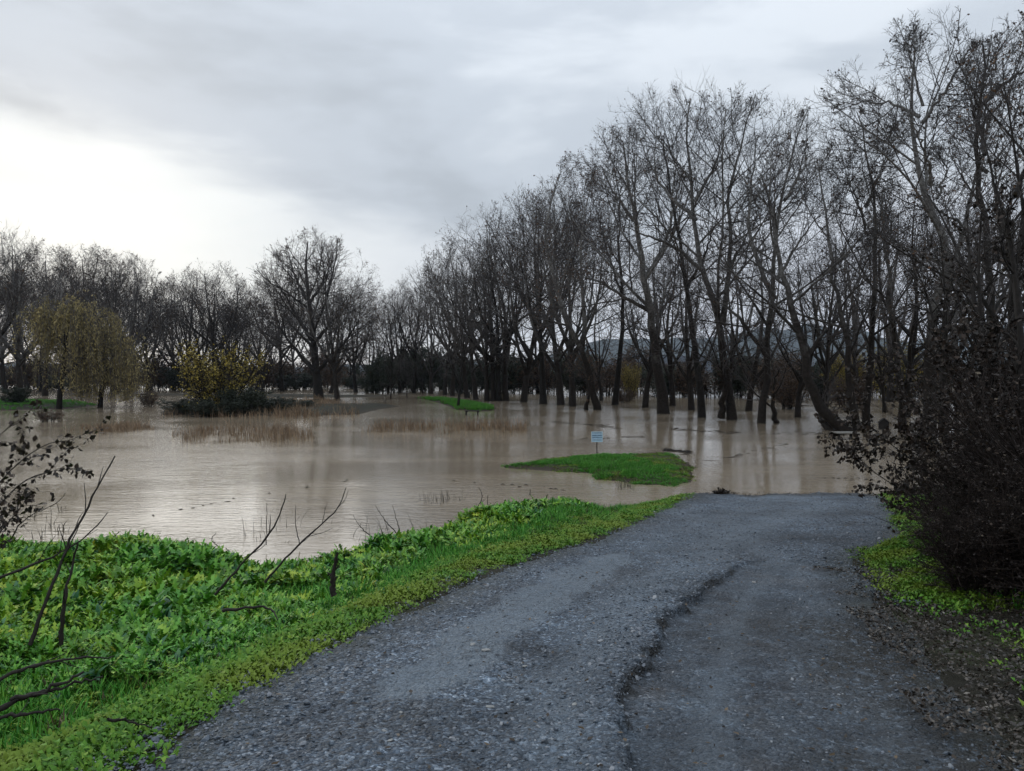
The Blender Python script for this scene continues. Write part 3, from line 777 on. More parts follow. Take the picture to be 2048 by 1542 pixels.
def shrub_meshes(name, H, W, rg, nst=26, leaves=3000, size=0.08, lm=None, bark=None, spread=0.9, mid=6, fin=6, tw=0.008, twm=None, low=0.08, shoots=False):
    a_ = rg.uniform(0, 6.28, nst); r = np.sqrt(rg.random(nst)) * W * 0.22
    base = np.stack([np.cos(a_) * r, np.sin(a_) * r, np.full(nst, -0.3)], 1)
    out = np.stack([np.cos(a_), np.sin(a_)], 1) * (rg.uniform(0.05, 1.0, nst) * W * 0.42 * spread)[:, None]
    hh_ = H * np.sqrt(np.clip(1.0 - (np.linalg.norm(out, axis=1) / (W * 0.55)) ** 2, 0.15, 1)) * rg.uniform(0.7, 0.98, nst)
    M = 10; f = np.linspace(0, 1, M)
    P = np.empty((nst, M, 3))
    for q in range(2): P[:, :, q] = base[:, q:q + 1] + out[:, q:q + 1] * (f ** 1.3)[None] + rg.normal(0, W * 0.008, (nst, M))
    P[:, :, 2] = -0.3 + (hh_[:, None] + 0.3) * (f ** 0.85)[None]
    R = np.maximum((0.006 + 0.011 * H)[None] if False else (0.010 + 0.008 * H) * (1 - 0.8 * f)[None].repeat(nst, 0), 0.005)
    st = Acc(); st.add(*tubes(P, R, 5))
    cr = Acc()
    P1, R1 = grow(P, R, mid + 3, low, 1.0, (35, 75), 0.34, 6, 0.06, 0.2, 0.6, rg, 0.4, tw * 1.4); cr.add(*tubes(P1, R1, 3))
    P2, R2 = grow(P1, R1, fin, 0.1, 1.0, (30, 70), 0.5, 4, 0.04, 0.25, 0.7, rg, 0.5, tw); cr.add(*tubes(P2, R2, 3))
    if shoots:
        Ps, Rs = grow(P, R, 6, .40, 1.0, (10, 50), 0.50, 8, .05, .07, .5, rg, .4, tw); cr.add(*tubes(Ps, Rs, 3))
    allp = np.concatenate([P1.reshape(-1, 3), P2.reshape(-1, 3), P2.reshape(-1, 3)])
    k = rg.integers(0, len(allp), leaves)
    q = allp[k] + rg.normal(0, size * 0.5, (leaves, 3)); q[:, 2] = np.maximum(q[:, 2], -0.1)
    V, F, tt = leaf_quads(q, size, rg, 1.5, 0.3)
    ms = st.mesh(name, True); ms.materials.append(bark or M_stick)
    mc = cr.mesh(name, True); mc.materials.append(twm or M_stick)
    ml = quads(name, V, F, False, {'tint': tt}); ml.materials.append(lm or M_leaf_bush)
    return ms, mc, ml


def shrub_obj(name, ms, loc, label, group=None, scale=(1, 1, 1), rot=0.0, cat='shrub'):
    e = empty(name, loc); e.scale = scale; e.rotation_euler = (0, 0, rot); tag(e, label, cat, group)
    link('stems', ms[0], parent=e)['kind'] = 'stuff'
    link('twigs', ms[1], parent=e)['kind'] = 'stuff'
    link('foliage', ms[2], parent=e)['kind'] = 'stuff'
    return e


SH_brown = [shrub_meshes('thicket', 6, 7, np.random.default_rng(200 + i), 22, 4200, 0.16, M_leaf_brown, M_barkd, tw=0.014, fin=5) for i in range(2)]
SH_dark = [shrub_meshes('dark_thicket', 6, 7, np.random.default_rng(220 + i), 22, 9000, 0.17, M_leaf_dark, M_barkd, tw=0.014, fin=5) for i in range(2)]
SH_gold = shrub_meshes('gold_shrub', 4, 4, np.random.default_rng(240), 26, 5200, 0.075, M_leaf_gold, M_barkd, tw=0.008)


def put_shrub(ms, px, py, wpx, hpx, label, group, name='thicket_shrub', H=6, W=7, z=0.0, rot=0.0):
    b = onz(px, py); s = b[1] / FPX
    return shrub_obj(name, ms, (b[0], b[1], z), label, group, (wpx * s / W, wpx * s / W, hpx * s / H), rot)


for k in range(17):
    px = 1010 + k * 52 + rng.uniform(-12, 12); py = rng.uniform(786, 797)
    put_shrub((SH_brown[k % 2] if k % 3 else SH_dark[k % 2]), px, py, rng.uniform(80, 125), rng.uniform(62, 100), 'dark brown thicket shrub on the far side of the flooded wood', 'thicket shrubs behind the flooded row', rot=k)
for k in range(9):
    px = 740 + k * 30 + rng.uniform(-8, 8)
    put_shrub(SH_dark[k % 2], px, 784 + rng.uniform(-3, 3), rng.uniform(60, 95), [62, 75, 85, 95, 90, 80, 75, 70, 60][k], 'dense near black evergreen bush under the trees right of the bright gap', 'evergreen bushes right of the bright gap', 'evergreen_bush', rot=k)
for k in range(20):
    px = -30 + k * 39 + rng.uniform(-10, 10)
    put_shrub((SH_dark if k % 3 == 1 else SH_brown)[k % 2], px, 777 + rng.uniform(-3, 5), rng.uniform(60, 100), (rng.uniform(40, 85) if k % 3 != 1 else rng.uniform(25, 55)) if px < 690 else 24, 'dark undergrowth shrub beneath the far trees across the water on the left', 'undergrowth across the water on the left', rot=k * 2)
# far-off wood on the far bank: reads as one mass
protos = bpy.data.collections.new('far_wood_shapes')
for ms in (SH_dark[0][2], SH_brown[0][1], SH_dark[1][2], SH_brown[1][2]):
    protos.objects.link(bpy.data.objects.new('far_crown', ms))


def scatter(name, pts, rot, scl, idx, coll, kind='stuff', label=None, scale3=None):
    me = bpy.data.meshes.new(name); n = len(pts)
    me.vertices.add(n); me.vertices.foreach_set('co', np.asarray(pts, np.float32).ravel())
    a = me.attributes.new('rot', 'FLOAT_VECTOR', 'POINT'); a.data.foreach_set('vector', np.asarray(rot, np.float32).ravel())
    s3 = np.asarray(scl, np.float32)
    if s3.ndim == 1: s3 = np.repeat(s3[:, None], 3, 1)
    a = me.attributes.new('scl', 'FLOAT_VECTOR', 'POINT'); a.data.foreach_set('vector', s3.ravel())
    a = me.attributes.new('idx', 'INT', 'POINT'); a.data.foreach_set('value', np.asarray(idx, np.int32))
    o = link(name, me); o['kind'] = kind
    if label: o['label'] = label
    g = bpy.data.node_groups.new(name, 'GeometryNodeTree')
    g.interface.new_socket('Geometry', in_out='INPUT', socket_type='NodeSocketGeometry')
    g.interface.new_socket('Geometry', in_out='OUTPUT', socket_type='NodeSocketGeometry')
    gi = g.nodes.new('NodeGroupInput'); go = g.nodes.new('NodeGroupOutput')
    ci = g.nodes.new('GeometryNodeCollectionInfo'); ci.inputs['Collection'].default_value = coll
    ci.inputs['Separate Children'].default_value = True; ci.inputs['Reset Children'].default_value = True
    ip = g.nodes.new('GeometryNodeInstanceOnPoints'); ip.inputs['Pick Instance'].default_value = True
    def na_(nm, ty):
        q = g.nodes.new('GeometryNodeInputNamedAttribute'); q.data_type = ty; q.inputs['Name'].default_value = nm
        return q.outputs['Attribute']
    er = g.nodes.new('FunctionNodeEulerToRotation')
    g.links.new(na_('rot', 'FLOAT_VECTOR'), er.inputs[0])
    g.links.new(er.outputs[0], ip.inputs['Rotation']); g.links.new(na_('scl', 'FLOAT_VECTOR'), ip.inputs['Scale']); g.links.new(na_('idx', 'INT'), ip.inputs['Instance Index'])
    g.links.new(gi.outputs[0], ip.inputs['Points']); g.links.new(ci.outputs[0], ip.inputs['Instance']); g.links.new(ip.outputs[0], go.inputs[0])
    o.modifiers.new('scatter', 'NODES').node_group = g
    return o


n = 130
fx = rng.uniform(-190, 260, n); fy = rng.uniform(232, 275, n); fy = np.where(fx > 60, rng.uniform(170, 215, n), fy)
scatter('far_woodland', np.stack([fx, fy, np.full(n, 0.3)], 1), np.stack([0 * fx, 0 * fx, rng.uniform(0, 6, n)], 1), np.stack([rng.uniform(1.2, 2.2, n), rng.uniform(1.2, 2.2, n), rng.uniform(0.3, 1.15, n) ], 1), rng.integers(0, 4, n), protos)

# golden shrub and the dark bushes on the middle reed island
put_shrub(SH_gold, 436, 828, 160, 136, 'golden yellow leafed shrub on the dark island across the water', None, 'golden_shrub', 4, 4, 0.1)
for k, (px, py, w, h) in enumerate([(365, 828, 90, 32), (425, 833, 110, 34), (485, 830, 90, 58), (545, 826, 100, 32), (600, 820, 80, 22)]):
    put_shrub(SH_dark[k % 2], px, py, w, h, ['low dark bush at the left end of the dark island', 'dark bush under the golden shrub', 'tallest dark green bush right beside the golden shrub', 'dark bush behind the brown reeds of the island', 'small dark bush at the right end of the dark island'][k], None, 'dark_bush', rot=k)
put_shrub(SH_brown[0], 97, 843, 52, 24, 'small round brown bush alone in the water before the willow', None, 'round_bush')
put_shrub(SH_brown[1], 296, 813, 40, 30, 'small brown bush in the water right of the willow', None, 'round_bush')
put_shrub(SH_dark[0], 30, 815, 60, 45, 'dark bush on the green bank at the far left', None, 'dark_bush')
for k, (px, py, w, h) in enumerate([(1250, 806, 42, 30), (1580, 818, 100, 70), (1700, 815, 90, 60)]):
    put_shrub(SH_brown[k % 2], px, py, w, h, ['small dark bush in the water between the trunks', 'wide dark bush behind the leaning V shaped tree', 'dark bush right behind the picnic table'][k], None, 'dark_bush', rot=k)
for k, (px, py, w, h) in enumerate([(1262, 797, 40, 70), (1790, 800, 110, 115), (1690, 800, 70, 95)]):
    put_shrub(SH_gold, px, py, w, h, ['narrow olive yellow shrub far behind the dark upright tree', 'wide olive yellow bush far behind the kinked tree', 'yellowish bush far behind the picnic table'][k], None, 'yellowish_shrub', 4, 4, rot=k)

# weeping willow
rg = np.random.default_rng(300)


def willow(px, py, wpx, top, label, seed, nl=9):
    rg = np.random.default_rng(seed); b = onz(px, py); k = b[1] / FPX; H = (py - top) * k; W = wpx * k
    S = smooth_poly([(0, 0, -.9), (0, 0, 0), (.15, 0, H * .25), (.5, .2, H * .5), (.3, .1, H * .8)], 18)[None]
    R = (0.26 * (1 - 0.8 * np.linspace(0, 1, 18)))[None]
    tr = Acc(); tr.add(*tubes(S, R, 8))
    P1, R1 = grow(S, R, nl, 0.35, 1.0, (35, 65), 0.62 * W / H * 1.1, 9, 0.08, 0.10, 0.6, rg, .3, .04); P1[:, :, 2] = np.minimum(P1[:, :, 2], H * .97); tr.add(*tubes(P1, R1, 5))
    P2, R2 = grow(P1, R1, 8, 0.2, 1.0, (30, 65), 0.42, 6, 0.02, 0.15, .6, rg, .4, .02); P2[:, :, 2] = np.minimum(P2[:, :, 2], H); 
    cr = Acc(); cr.add(*tubes(P2, R2, 4))
    # hanging strands
    N = len(P2); n = 9
    pos, T = interp_poly(P2, rg.uniform(0.15, 1, (N, n))); p0 = pos.reshape(-1, 3); d = nrm(T.reshape(-1, 3) + rg.normal(0, .3, (N * n, 3))); K = len(p0)
    L = np.minimum(rg.uniform(2.4, 6.5, K) * np.repeat(rg.choice([.4, .8, 1.1, 1.4], N), n), np.maximum(p0[:, 2] - 0.3, 0.4)); M = 9; C = np.empty((K, M, 3)); C[:, 0] = p0; q = p0
    for m in range(1, M):
        d = nrm(d * 0.75 + np.array([0, 0, -0.55]) + rg.normal(0, .05, (K, 3))); q = q + d * (L / (M - 1))[:, None]; C[:, m] = q
    C[:, :, 2] = np.maximum(C[:, :, 2], 0.2)
    cr.add(*tubes(C, np.full((K, M), 0.010), 3))
    mt = tr.mesh('willow'); mt.materials.append(M_barkd); mc = cr.mesh('willow'); mc.materials.append(M_twig)
    pts, _ = interp_poly(C, rg.uniform(0.05, 1, (K, 34)))
    V, F, tt = leaf_quads(pts.reshape(-1, 3) + rg.normal(0, .05, (K * 34, 3)), 0.06, rg, 3.2, 2.0)
    cl = np.repeat(np.clip(np.repeat(np.repeat(rg.random(N), n) * .6 + rg.random(K) * .3, 34) + rg.random(K * 34) * .3, 0, 1), 4)
    ml = quads('willow', V, F, False, {'tint': cl}); ml.materials.append(M_leaf_willow)
    e = empty('weeping_willow', (b[0], b[1], 0)); tag(e, label, 'tree')
    link('trunk', mt, parent=e); link('hanging_branches', mc, parent=e)['kind'] = 'stuff'; link('leaves', ml, parent=e)['kind'] = 'stuff'


willow(118, 818, 225, 600, 'yellow brown weeping willow trailing to the water at the left, taller of the two', 301)
willow(200, 815, 160, 655, 'smaller willow with long yellowish strands, right of the taller willow', 302, 7)

# ------------------------------------------------------------------ reeds


def reeds(name, spots, n, hmin, hmax, seed, label=None, w=0.012, z=-0.05, matr=None, lean=0.25):
    """spots: polygon in photo pixels on the water plane"""
    rg = np.random.default_rng(seed); poly = np.array([onz(*s)[:2] for s in spots]); lo = poly.min(0); hi = poly.max(0)
    x = rg.uniform(lo[0], hi[0], n * 6); y = rg.uniform(lo[1], hi[1], n * 6)
    k = (sdf(x, y, poly) + 0.8 * fbm(x * .8, y * .5, 3, seed) > 0) & (fbm(x * 0.9, y * 0.7, 3, seed + 5) > -0.25 + 0.3 * rg.random(len(x)))
    x = x[k][:n]; y = y[k][:n]; m = len(x)
    h = .8 * rg.uniform(hmin, hmax, m) * (0.75 + 0.9 * (fbm(x * .5, y * .5, 2, seed + 9) + .3)); h = np.maximum(h, hmin * .5)
    l = rg.normal(0, lean, (m, 2)) * h[:, None]
    P = np.empty((m, 4, 3)); f = np.array([0, .35, .7, 1.0])
    P[:, :, 0] = x[:, None] + l[:, :1] * (f ** 2)[None]; P[:, :, 1] = y[:, None] + l[:, 1:] * (f ** 2)[None]; P[:, :, 2] = z + h[:, None] * (f * (1 - 0.25 * f * np.minimum(np.abs(l).sum(1) / h, 1)[:, None]))
    R = np.array([1, .9, .6, .15])[None] * (w * rg.uniform(.6, 1.3, m))[:, None]
    V, F = tubes(P, R, 3)
    me = quads(name, V, F, False, {'tint': np.repeat(rg.random(m), 12)})
    return tag(link(name, me, matr or M_reed), label, None, None, 'stuff')


reeds('reed_bed', [(350, 876), (352, 862), (420, 856), (560, 858), (632, 866), (620, 882), (480, 886), (370, 884)], 1300, .2, .75, 1, w=.010)
reeds('reed_bed', [(130, 868), (150, 858), (250, 850), (305, 852), (300, 861), (180, 872)], 700, .2, .7, 2, w=.010)
reeds('reed_bed', [(715, 860), (760, 850), (900, 850), (1052, 852), (1054, 866), (900, 869), (720, 864)], 1500, .15, .75, 3, w=.011)
reeds('reed_bed', [(540, 838), (560, 806), (640, 800), (720, 815), (716, 830), (640, 838)], 2200, .3, 1.0, 4, w=.016)
reeds('reed_bed', [(330, 834), (340, 824), (540, 822), (620, 826), (560, 838)], 900, .3, 1.0, 6, w=.016)
M_stalk = leaf_mat('dead_stalk', [(0, (0.02, 0.018, 0.012)), (1, (0.07, 0.06, 0.04))])
reeds('dead_stalks', [(835, 1008), (840, 1000), (925, 998), (928, 1010)], 42, .2, .5, 7, w=.006, matr=M_stalk, lean=.15)
reeds('dead_stalks', [(20, 1085), (30, 1030), (130, 1020), (140, 1080)], 60, .15, .4, 8, w=.006, matr=M_stalk)
reeds('dead_stalks', [(480, 1090), (500, 1050), (780, 1040), (860, 1065), (840, 1085)], 34, .15, .75, 9, w=.005, matr=M_stalk)
reeds('dead_stalks', [(1235, 985), (1236, 972), (1262, 972), (1262, 985)], 26, .2, .45, 10, w=.006, matr=M_stalk)

# floating debris lines on the water
dv = Acc(); rg = np.random.default_rng(55)
for (x0, y0, x1, y1, n) in [(1100, 843, 1240, 856, 60), (1340, 858, 1480, 866, 50), (1330, 900, 1380, 905, 70), (1150, 880, 1300, 872, 18), (1400, 930, 1600, 880, 14), (1600, 955, 1740, 960, 8), (900, 960, 1130, 980, 10), (300, 1030, 700, 960, 12), (1540, 867, 1700, 868, 30)]:
    for q in range(n):
        f = rg.random(); b = onz(x0 + (x1 - x0) * f, y0 + (y1 - y0) * f + rg.normal(0, 1.5))
        a_ = rg.normal(0, .5); L = rg.uniform(.03, .08) if y0 > 940 else rg.uniform(.05, .26); dx = np.array([math.cos(a_), math.sin(a_), 0]) * L
        V, F_ = tubes(np.array([[b - dx, b + (0, 0, rg.uniform(0, .03)), b + dx]]), np.array([[.004, .012, .004]]), 4); dv.add(V, F_)
tag(link('floating_debris', dv.mesh('floating_debris'), M_stick), kind='stuff')

rg = np.random.default_rng(57); n = 900
xs = np.where(rg.random(n) < .6, rg.uniform(4.2, 8.6, n), rg.uniform(-4.5, 4.3, n)); q_ = np.stack([xs, shore(xs) - 0.02 + rg.normal(0, .10, n) * (1 + 2 * rg.random(n)), np.zeros(n)], 1)
q_[:, 2] = np.maximum(hground(q_[:, 0], q_[:, 1], False), 0) + .012
V, F_, a_ = leaf_quads(q_, .030, rg, 2.2); V[:, 2] = q_.repeat(4, 0)[:, 2] + (V[:, 2] - q_.repeat(4, 0)[:, 2]) * .3
M_litter = leaf_mat('flood_litter', [(0.0, (0.015, 0.012, 0.009)), (0.7, (0.05, 0.035, 0.022)), (1.0, (0.14, 0.10, 0.06))])
tag(link('flood_litter', quads('flood_litter', V, F_, False, {'tint': a_}), M_litter), kind='stuff')
# ------------------------------------------------------------------ ground cover
def lobed_leaf(L, Wd, arch, az_, el_, rg, segs=6, lobed=True, cup=.25):
    f = np.linspace(0, 1, segs + 1)
    e0 = el_; ang = e0 - arch * f
    stepx = np.cos(ang) * L / segs; stepz = np.sin(ang) * L / segs
    r = np.concatenate([[0], np.cumsum(stepx[:-1])]); z = np.concatenate([[0], np.cumsum(stepz[:-1])])
    w = Wd * np.sin(np.clip(f * 0.85 + .12, 0, 1) * math.pi) ** 0.8
    if lobed: w = w * np.where(np.arange(segs + 1) % 2 == 0, 0.35, 1.15) * rg.uniform(.8, 1.2, segs + 1)
    w[0] = Wd * .08; w[-1] = Wd * .05
    tw = rg.normal(0, .25)
    ca, sa = math.cos(az_), math.sin(az_)
    c = np.stack([r * ca, r * sa, z], 1); side = np.array([-sa, ca, tw])
    lft = c + side * w[:, None] + np.array([0, 0, 1]) * (w * cup)[:, None]; rgt = c - side * w[:, None] + np.array([0, 0, 1]) * (w * cup)[:, None]
    V = np.concatenate([lft, c, rgt]); n = segs + 1; F = []
    for i in range(segs):
        F.append((i, i + 1, n + i + 1, n + i)); F.append((n + i, n + i + 1, 2 * n + i + 1, 2 * n + i))
    return V, np.array(F)


def rosette(name, rg, nl, L, Wd, el, mat_, lobed=True, segs=6, stem=0.0, sp=.02):
    A = Acc()
    for q in range(nl):
        V, F = lobed_leaf(L * rg.uniform(.6, 1.15), Wd * rg.uniform(.7, 1.2), rg.uniform(.5, 1.5), q * 2.4 + rg.normal(0, .3), math.radians(rg.uniform(*el)), rg, segs, lobed)
        V = V + np.array([rg.normal(0, sp), rg.normal(0, sp), rg.uniform(0, stem)])
        A.add(V, F, np.full(len(V), rg.random()))
    me = A.mesh(name, True, 'tint'); me.materials.append(mat_)
    return me


M_weed, t, p = mat('mustard_weed_leaf')
a_ = nd(t, 'ShaderNodeAttribute', attribute_name='tint').outputs['Fac']
c0 = ramp(t, a_, [(0.0, (0.032, 0.120, 0.014)), (0.5, (0.080, 0.270, 0.026)), (0.93, (0.17, 0.38, 0.04)), (1.0, (0.28, 0.31, 0.04))], 'LINEAR')
pos = geo_pos(t)
oi = nd(t, 'ShaderNodeObjectInfo').outputs['Random']
nz = noise(t, pos, 1.1, 4, .6)
c1 = mixc(t, ramp(t, nz, [(0.42, (0, 0, 0)), (0.62, (1, 1, 1))]), c0, mixc(t, 1.0, c0, (1.9, 1.15, 0.9), 'MULTIPLY'))
nz2 = noise(t, pos, 0.7, 3, .6)
c1 = mixc(t, ramp(t, nz2, [(0.58, (0, 0, 0)), (0.70, (0.5, 0.5, 0.5))]), c1, mixc(t, 1.0, c0, (0.75, 0.85, 1.9), 'MULTIPLY'))
t.links.new(c1, p.inputs['Base Color']); p.inputs['Roughness'].default_value = 0.5; p.inputs['Specular IOR Level'].default_value = 0.35
M_clover = leaf_mat('roadside_clover', [(0.0, (0.045, 0.125, 0.012)), (0.6, (0.090, 0.230, 0.020)), (1.0, (0.17, 0.28, 0.03))], 0.25, 0.6, 'tint', (1.3, (0.15, 0.22, 0.022)))
M_grass = leaf_mat('short_grass', [(0.0, (0.025, 0.125, 0.012)), (0.6, (0.055, 0.230, 0.020)), (1.0, (0.12, 0.29, 0.03))], 0.25, 0.6)

M_dock = leaf_mat('dock_leaf', [(0.0, (0.02, 0.085, 0.03)), (0.7, (0.04, 0.15, 0.06)), (0.92, (0.09, 0.20, 0.05)), (1.0, (0.22, 0.20, 0.04))], 0.4, 0.42)
M_dry = leaf_mat('dry_litter', [(0.0, (0.03, 0.02, 0.012)), (0.6, (0.09, 0.06, 0.03)), (1.0, (0.2, 0.15, 0.08))])
weeds = bpy.data.collections.new('weed_shapes')
for k in range(5):
    r2 = np.random.default_rng(400 + k)
    weeds.objects.link(bpy.data.objects.new('weed_plant_%s' % 'abcde'[k], rosette('weed', r2, 17, .17, .027, (20, 85), M_weed, True, 9, .13)))
for k in range(3):
    r2 = np.random.default_rng(420 + k)
    weeds.objects.link(bpy.data.objects.new('x_clover_%s' % 'abc'[k], rosette('clover', r2, 22, .034, .009, (10, 75), M_clover, False, 2, .03, .035)))
for k in range(2):
    r2 = np.random.default_rng(430 + k)
    weeds.objects.link(bpy.data.objects.new('y_dock_%s' % 'ab'[k], rosette('dock', r2, 8, .22, .034, (25, 75), M_dock, False, 5, .03)))
grass_c = bpy.data.collections.new('grass_shapes')


def tuft(name, rg, n, L, m):
    A = Acc()
    for q in range(n):
        V, F = lobed_leaf(L * rg.uniform(.5, 1.1), .005, rg.uniform(.2, 1.1), rg.uniform(0, 6.28), math.radians(rg.uniform(50, 88)), rg, 3, False, .2)
        A.add(V + np.array([rg.normal(0, .035), rg.normal(0, .035), 0]), F, np.full(len(V), rg.random()))
    me = A.mesh(name, True, 'tint'); me.materials.append(m); return me


for k in range(3):
    grass_c.objects.link(bpy.data.objects.new('grass_%s' % 'abc'[k], tuft('grass', np.random.default_rng(440 + k), 22, .2, M_grass)))
for k in range(2):
    grass_c.objects.link(bpy.data.objects.new('ygrass_%s' % 'ab'[k], tuft('grass', np.random.default_rng(450 + k), 20, .12, M_clover)))
grass_c.objects.link(bpy.data.objects.new('zdry_grass', tuft('grass', np.random.default_rng(460), 16, .22, M_dry)))


def field(n, x0, x1, y0, y1, seed, power=1.0):
    r2 = np.random.default_rng(seed); y = y0 + (y1 - y0) * r2.random(n) ** power; x = x0 + (x1 - x0) * r2.random(n)
    return x, y, r2


# big leafy weeds over the left bank
x, y, r2 = field(100000, -13, 4, 2.0, 16.2, 500, 1.45)
el_ = edgeL(y) - x; h = hground(x, y, False)
vis = np.abs(x) < y * 0.78 + 0.8
tall = smst(0.6, 2.2, el_ + 0.8 * fbm(x * .8, y * .8, 3, 77))
keep = vis & (el_ > 0.25) & (h > 0.02) & (fbm(x * 2.1, y * 2.1, 3, 79) > -0.30 + .15 * r2.random(len(x))) & (r2.random(len(x)) < 0.10 + 0.90 * tall) & (y < 14.0 + 0.0 * x)
keep &= (x < 0.4) | (r2.random(len(x)) < 0.12)
x, y, h, el_, tall = x[keep], y[keep], h[keep], el_[keep], tall[keep]
n = len(x); print('weeds', n)
z0m = 0.24 * np.maximum(fbm(x * 1.3, y * 1.3, 3, 83) + .1, 0) * tall
sc = (0.34 + 0.50 * tall) * r2.uniform(.6, 1.2, n) * (1 + .8 * fbm(x * .9, y * .9, 3, 88)) * (0.66 + 0.34 * smst(3, 9, y))
scatter('leafy_weeds', np.stack([x, y, h + z0m], 1), np.stack([r2.normal(0, .25, n), r2.normal(0, .25, n), r2.uniform(0, 6.28, n)], 1), sc, np.where(r2.random(n) < .06 + .16 * (fbm(x * .9, y * .9, 3, 99) > .12), r2.integers(8, 10, n), r2.integers(0, 5, n)), weeds, label='dense bright green leafy weeds covering the left bank')
# low yellow-green clover and cress along the road edges
x, y, r2 = field(330000, -6, 9, 1.8, 17.5, 510, 1.9)
eL_ = edgeL(y) - x; eR_ = x - edgeR(y); h = hground(x, y, False)
e_ = np.maximum(eL_, eR_)
dens = np.where(eL_ > eR_, smst(-0.10, 0.45, eL_) * smst(2.0, 0.7, eL_), smst(-0.1, 0.5, eR_) * smst(2.2, 1.2, eR_) * 0.8 * (.04 + .96 * smst(5.4, 6.3, y)))
keep = (np.abs(x) < y * 0.78 + 0.8) & (e_ > -0.25) & (h > 0.0) & (r2.random(len(x)) < dens * (0.70 + 1.3 * fbm(x * 2.4, y * 2.4, 3, 66)))
x, y, h = x[keep], y[keep], h[keep]; n = len(x); print('clover', n)
scatter('roadside_clover', np.stack([x, y, h], 1), np.stack([r2.normal(0, .2, n), r2.normal(0, .2, n), r2.uniform(0, 6.28, n)], 1), r2.uniform(.45, 1.25, n), r2.integers(5, 8, n), weeds, label='low yellow green clover along the edges of the gravel road')
# grass: road verges, near bank by the water, islands
gx = []; gy = []; gs = []; gi_ = []
x, y, r2 = field(60000, -4, 9.5, 2.0, 17.6, 520, 1.0)
eL_ = edgeL(y) - x; eR_ = x - edgeR(y); h = hground(x, y, False)
d1 = smst(-0.1, 0.35, eL_) * smst(7.5, 4.5, eL_) * np.where(x > -1.0, 1.0, 0.5); d2 = smst(0.0, 0.3, eR_) * .6 * (y > 5.4)
keep = (h > -0.015) & (np.abs(x) < y * 0.78 + .8) & (r2.random(len(x)) < np.maximum(d1, d2))
gx.append(x[keep]); gy.append(y[keep]); k_ = keep.sum()
near = np.maximum(eL_, eR_)[keep]; gs.append(r2.uniform(.4, .9, k_) * (0.45 + .75 * smst(.3, 1.6, near))); gi_.append(np.where(r2.random(k_) < smst(1.4, .3, near), r2.integers(3, 5, k_), r2.integers(0, 3, k_)))
x, y, r2 = field(26000, -1.5, 6.2, 18, 27, 530)
h = hground(x, y, False); keep = (h > 0.01 + 0.17 * fbm(x * 1.5, y * 1.5, 3, 91)) & (h > -0.06) & (sdf(x, y, ISLE) > -0.15 + 0.9 * fbm(x * 1.4, y * 1.4, 3, 97))
gx.append(x[keep]); gy.append(y[keep]); k_ = keep.sum(); gs.append(r2.uniform(.2, .6, k_) * (1 + 1.1 * fbm(x[keep] * .8, y[keep] * 1.6, 3, 93))); gi_.append(np.where(fbm(x[keep] * .7, y[keep] * .7, 2, 95) + .25 * (x[keep] > 4.2) > .15, 3, r2.integers(0, 3, k_)))
x, y, r2 = field(16000, -14, 1, 54, 94, 540); h = hground(x, y, False); keep = (h > 0.03 + .25 * np.maximum(fbm(x * .8, y * .25, 3, 101), 0)) & (sdf(x, y, FAR_ISLE) > -1)
gx.append(x[keep]); gy.append(y[keep]); k_ = keep.sum(); gs.append(r2.uniform(1.0, 2.0, k_)); gi_.append(r2.integers(0, 3, k_))
x, y, r2 = field(9000, -60, -34, 50, 80, 550); h = hground(x, y, False); keep = h > 0.03
gx.append(x[keep]); gy.append(y[keep]); k_ = keep.sum(); gs.append(r2.uniform(.5, 1.2, k_)); gi_.append(r2.integers(0, 3, k_))
x = np.concatenate(gx); y = np.concatenate(gy); gs = np.concatenate(gs); gi_ = np.concatenate(gi_); h = hground(x, y, False); n = len(x); print('grass', n)
gi_ = np.where(rng.random(n) < .05 + .12 * (h < .05) * (y > 18), 5, gi_)
scatter('grass', np.stack([x, y, h - .01], 1), np.stack([rng.normal(0, .15, n), rng.normal(0, .15, n), rng.uniform(0, 6.28, n)], 1), gs, gi_, grass_c, label='short green grass on the verges and the islets')

# gravel stones
stones = bpy.data.collections.new('stone_shapes')
M_stone, t, p = mat('gravel_stone')
rn = nd(t, 'ShaderNodeObjectInfo').outputs['Random']
c0 = ramp(t, rn, [(0, (0.03, 0.039, 0.050)), (0.5, (0.082, 0.106, 0.134)), (0.88, (0.15, 0.165, 0.19)), (1.0, (0.27, 0.28, 0.29))], 'LINEAR')
t.links.new(c0, p.inputs['Base Color']); p.inputs['Roughness'].default_value = .5


def stone_mesh(name, seed, m):
    import bmesh
    bm = bmesh.new(); bmesh.ops.create_icosphere(bm, subdivisions=1, radius=1.0); r3 = np.random.default_rng(seed)
    for v in bm.verts:
        v.co *= 1 + r3.normal(0, .14); v.co.x *= 1.25; v.co.z *= .55
    me = bpy.data.meshes.new(name); bm.to_mesh(me); bm.free(); me.materials.append(m); return me


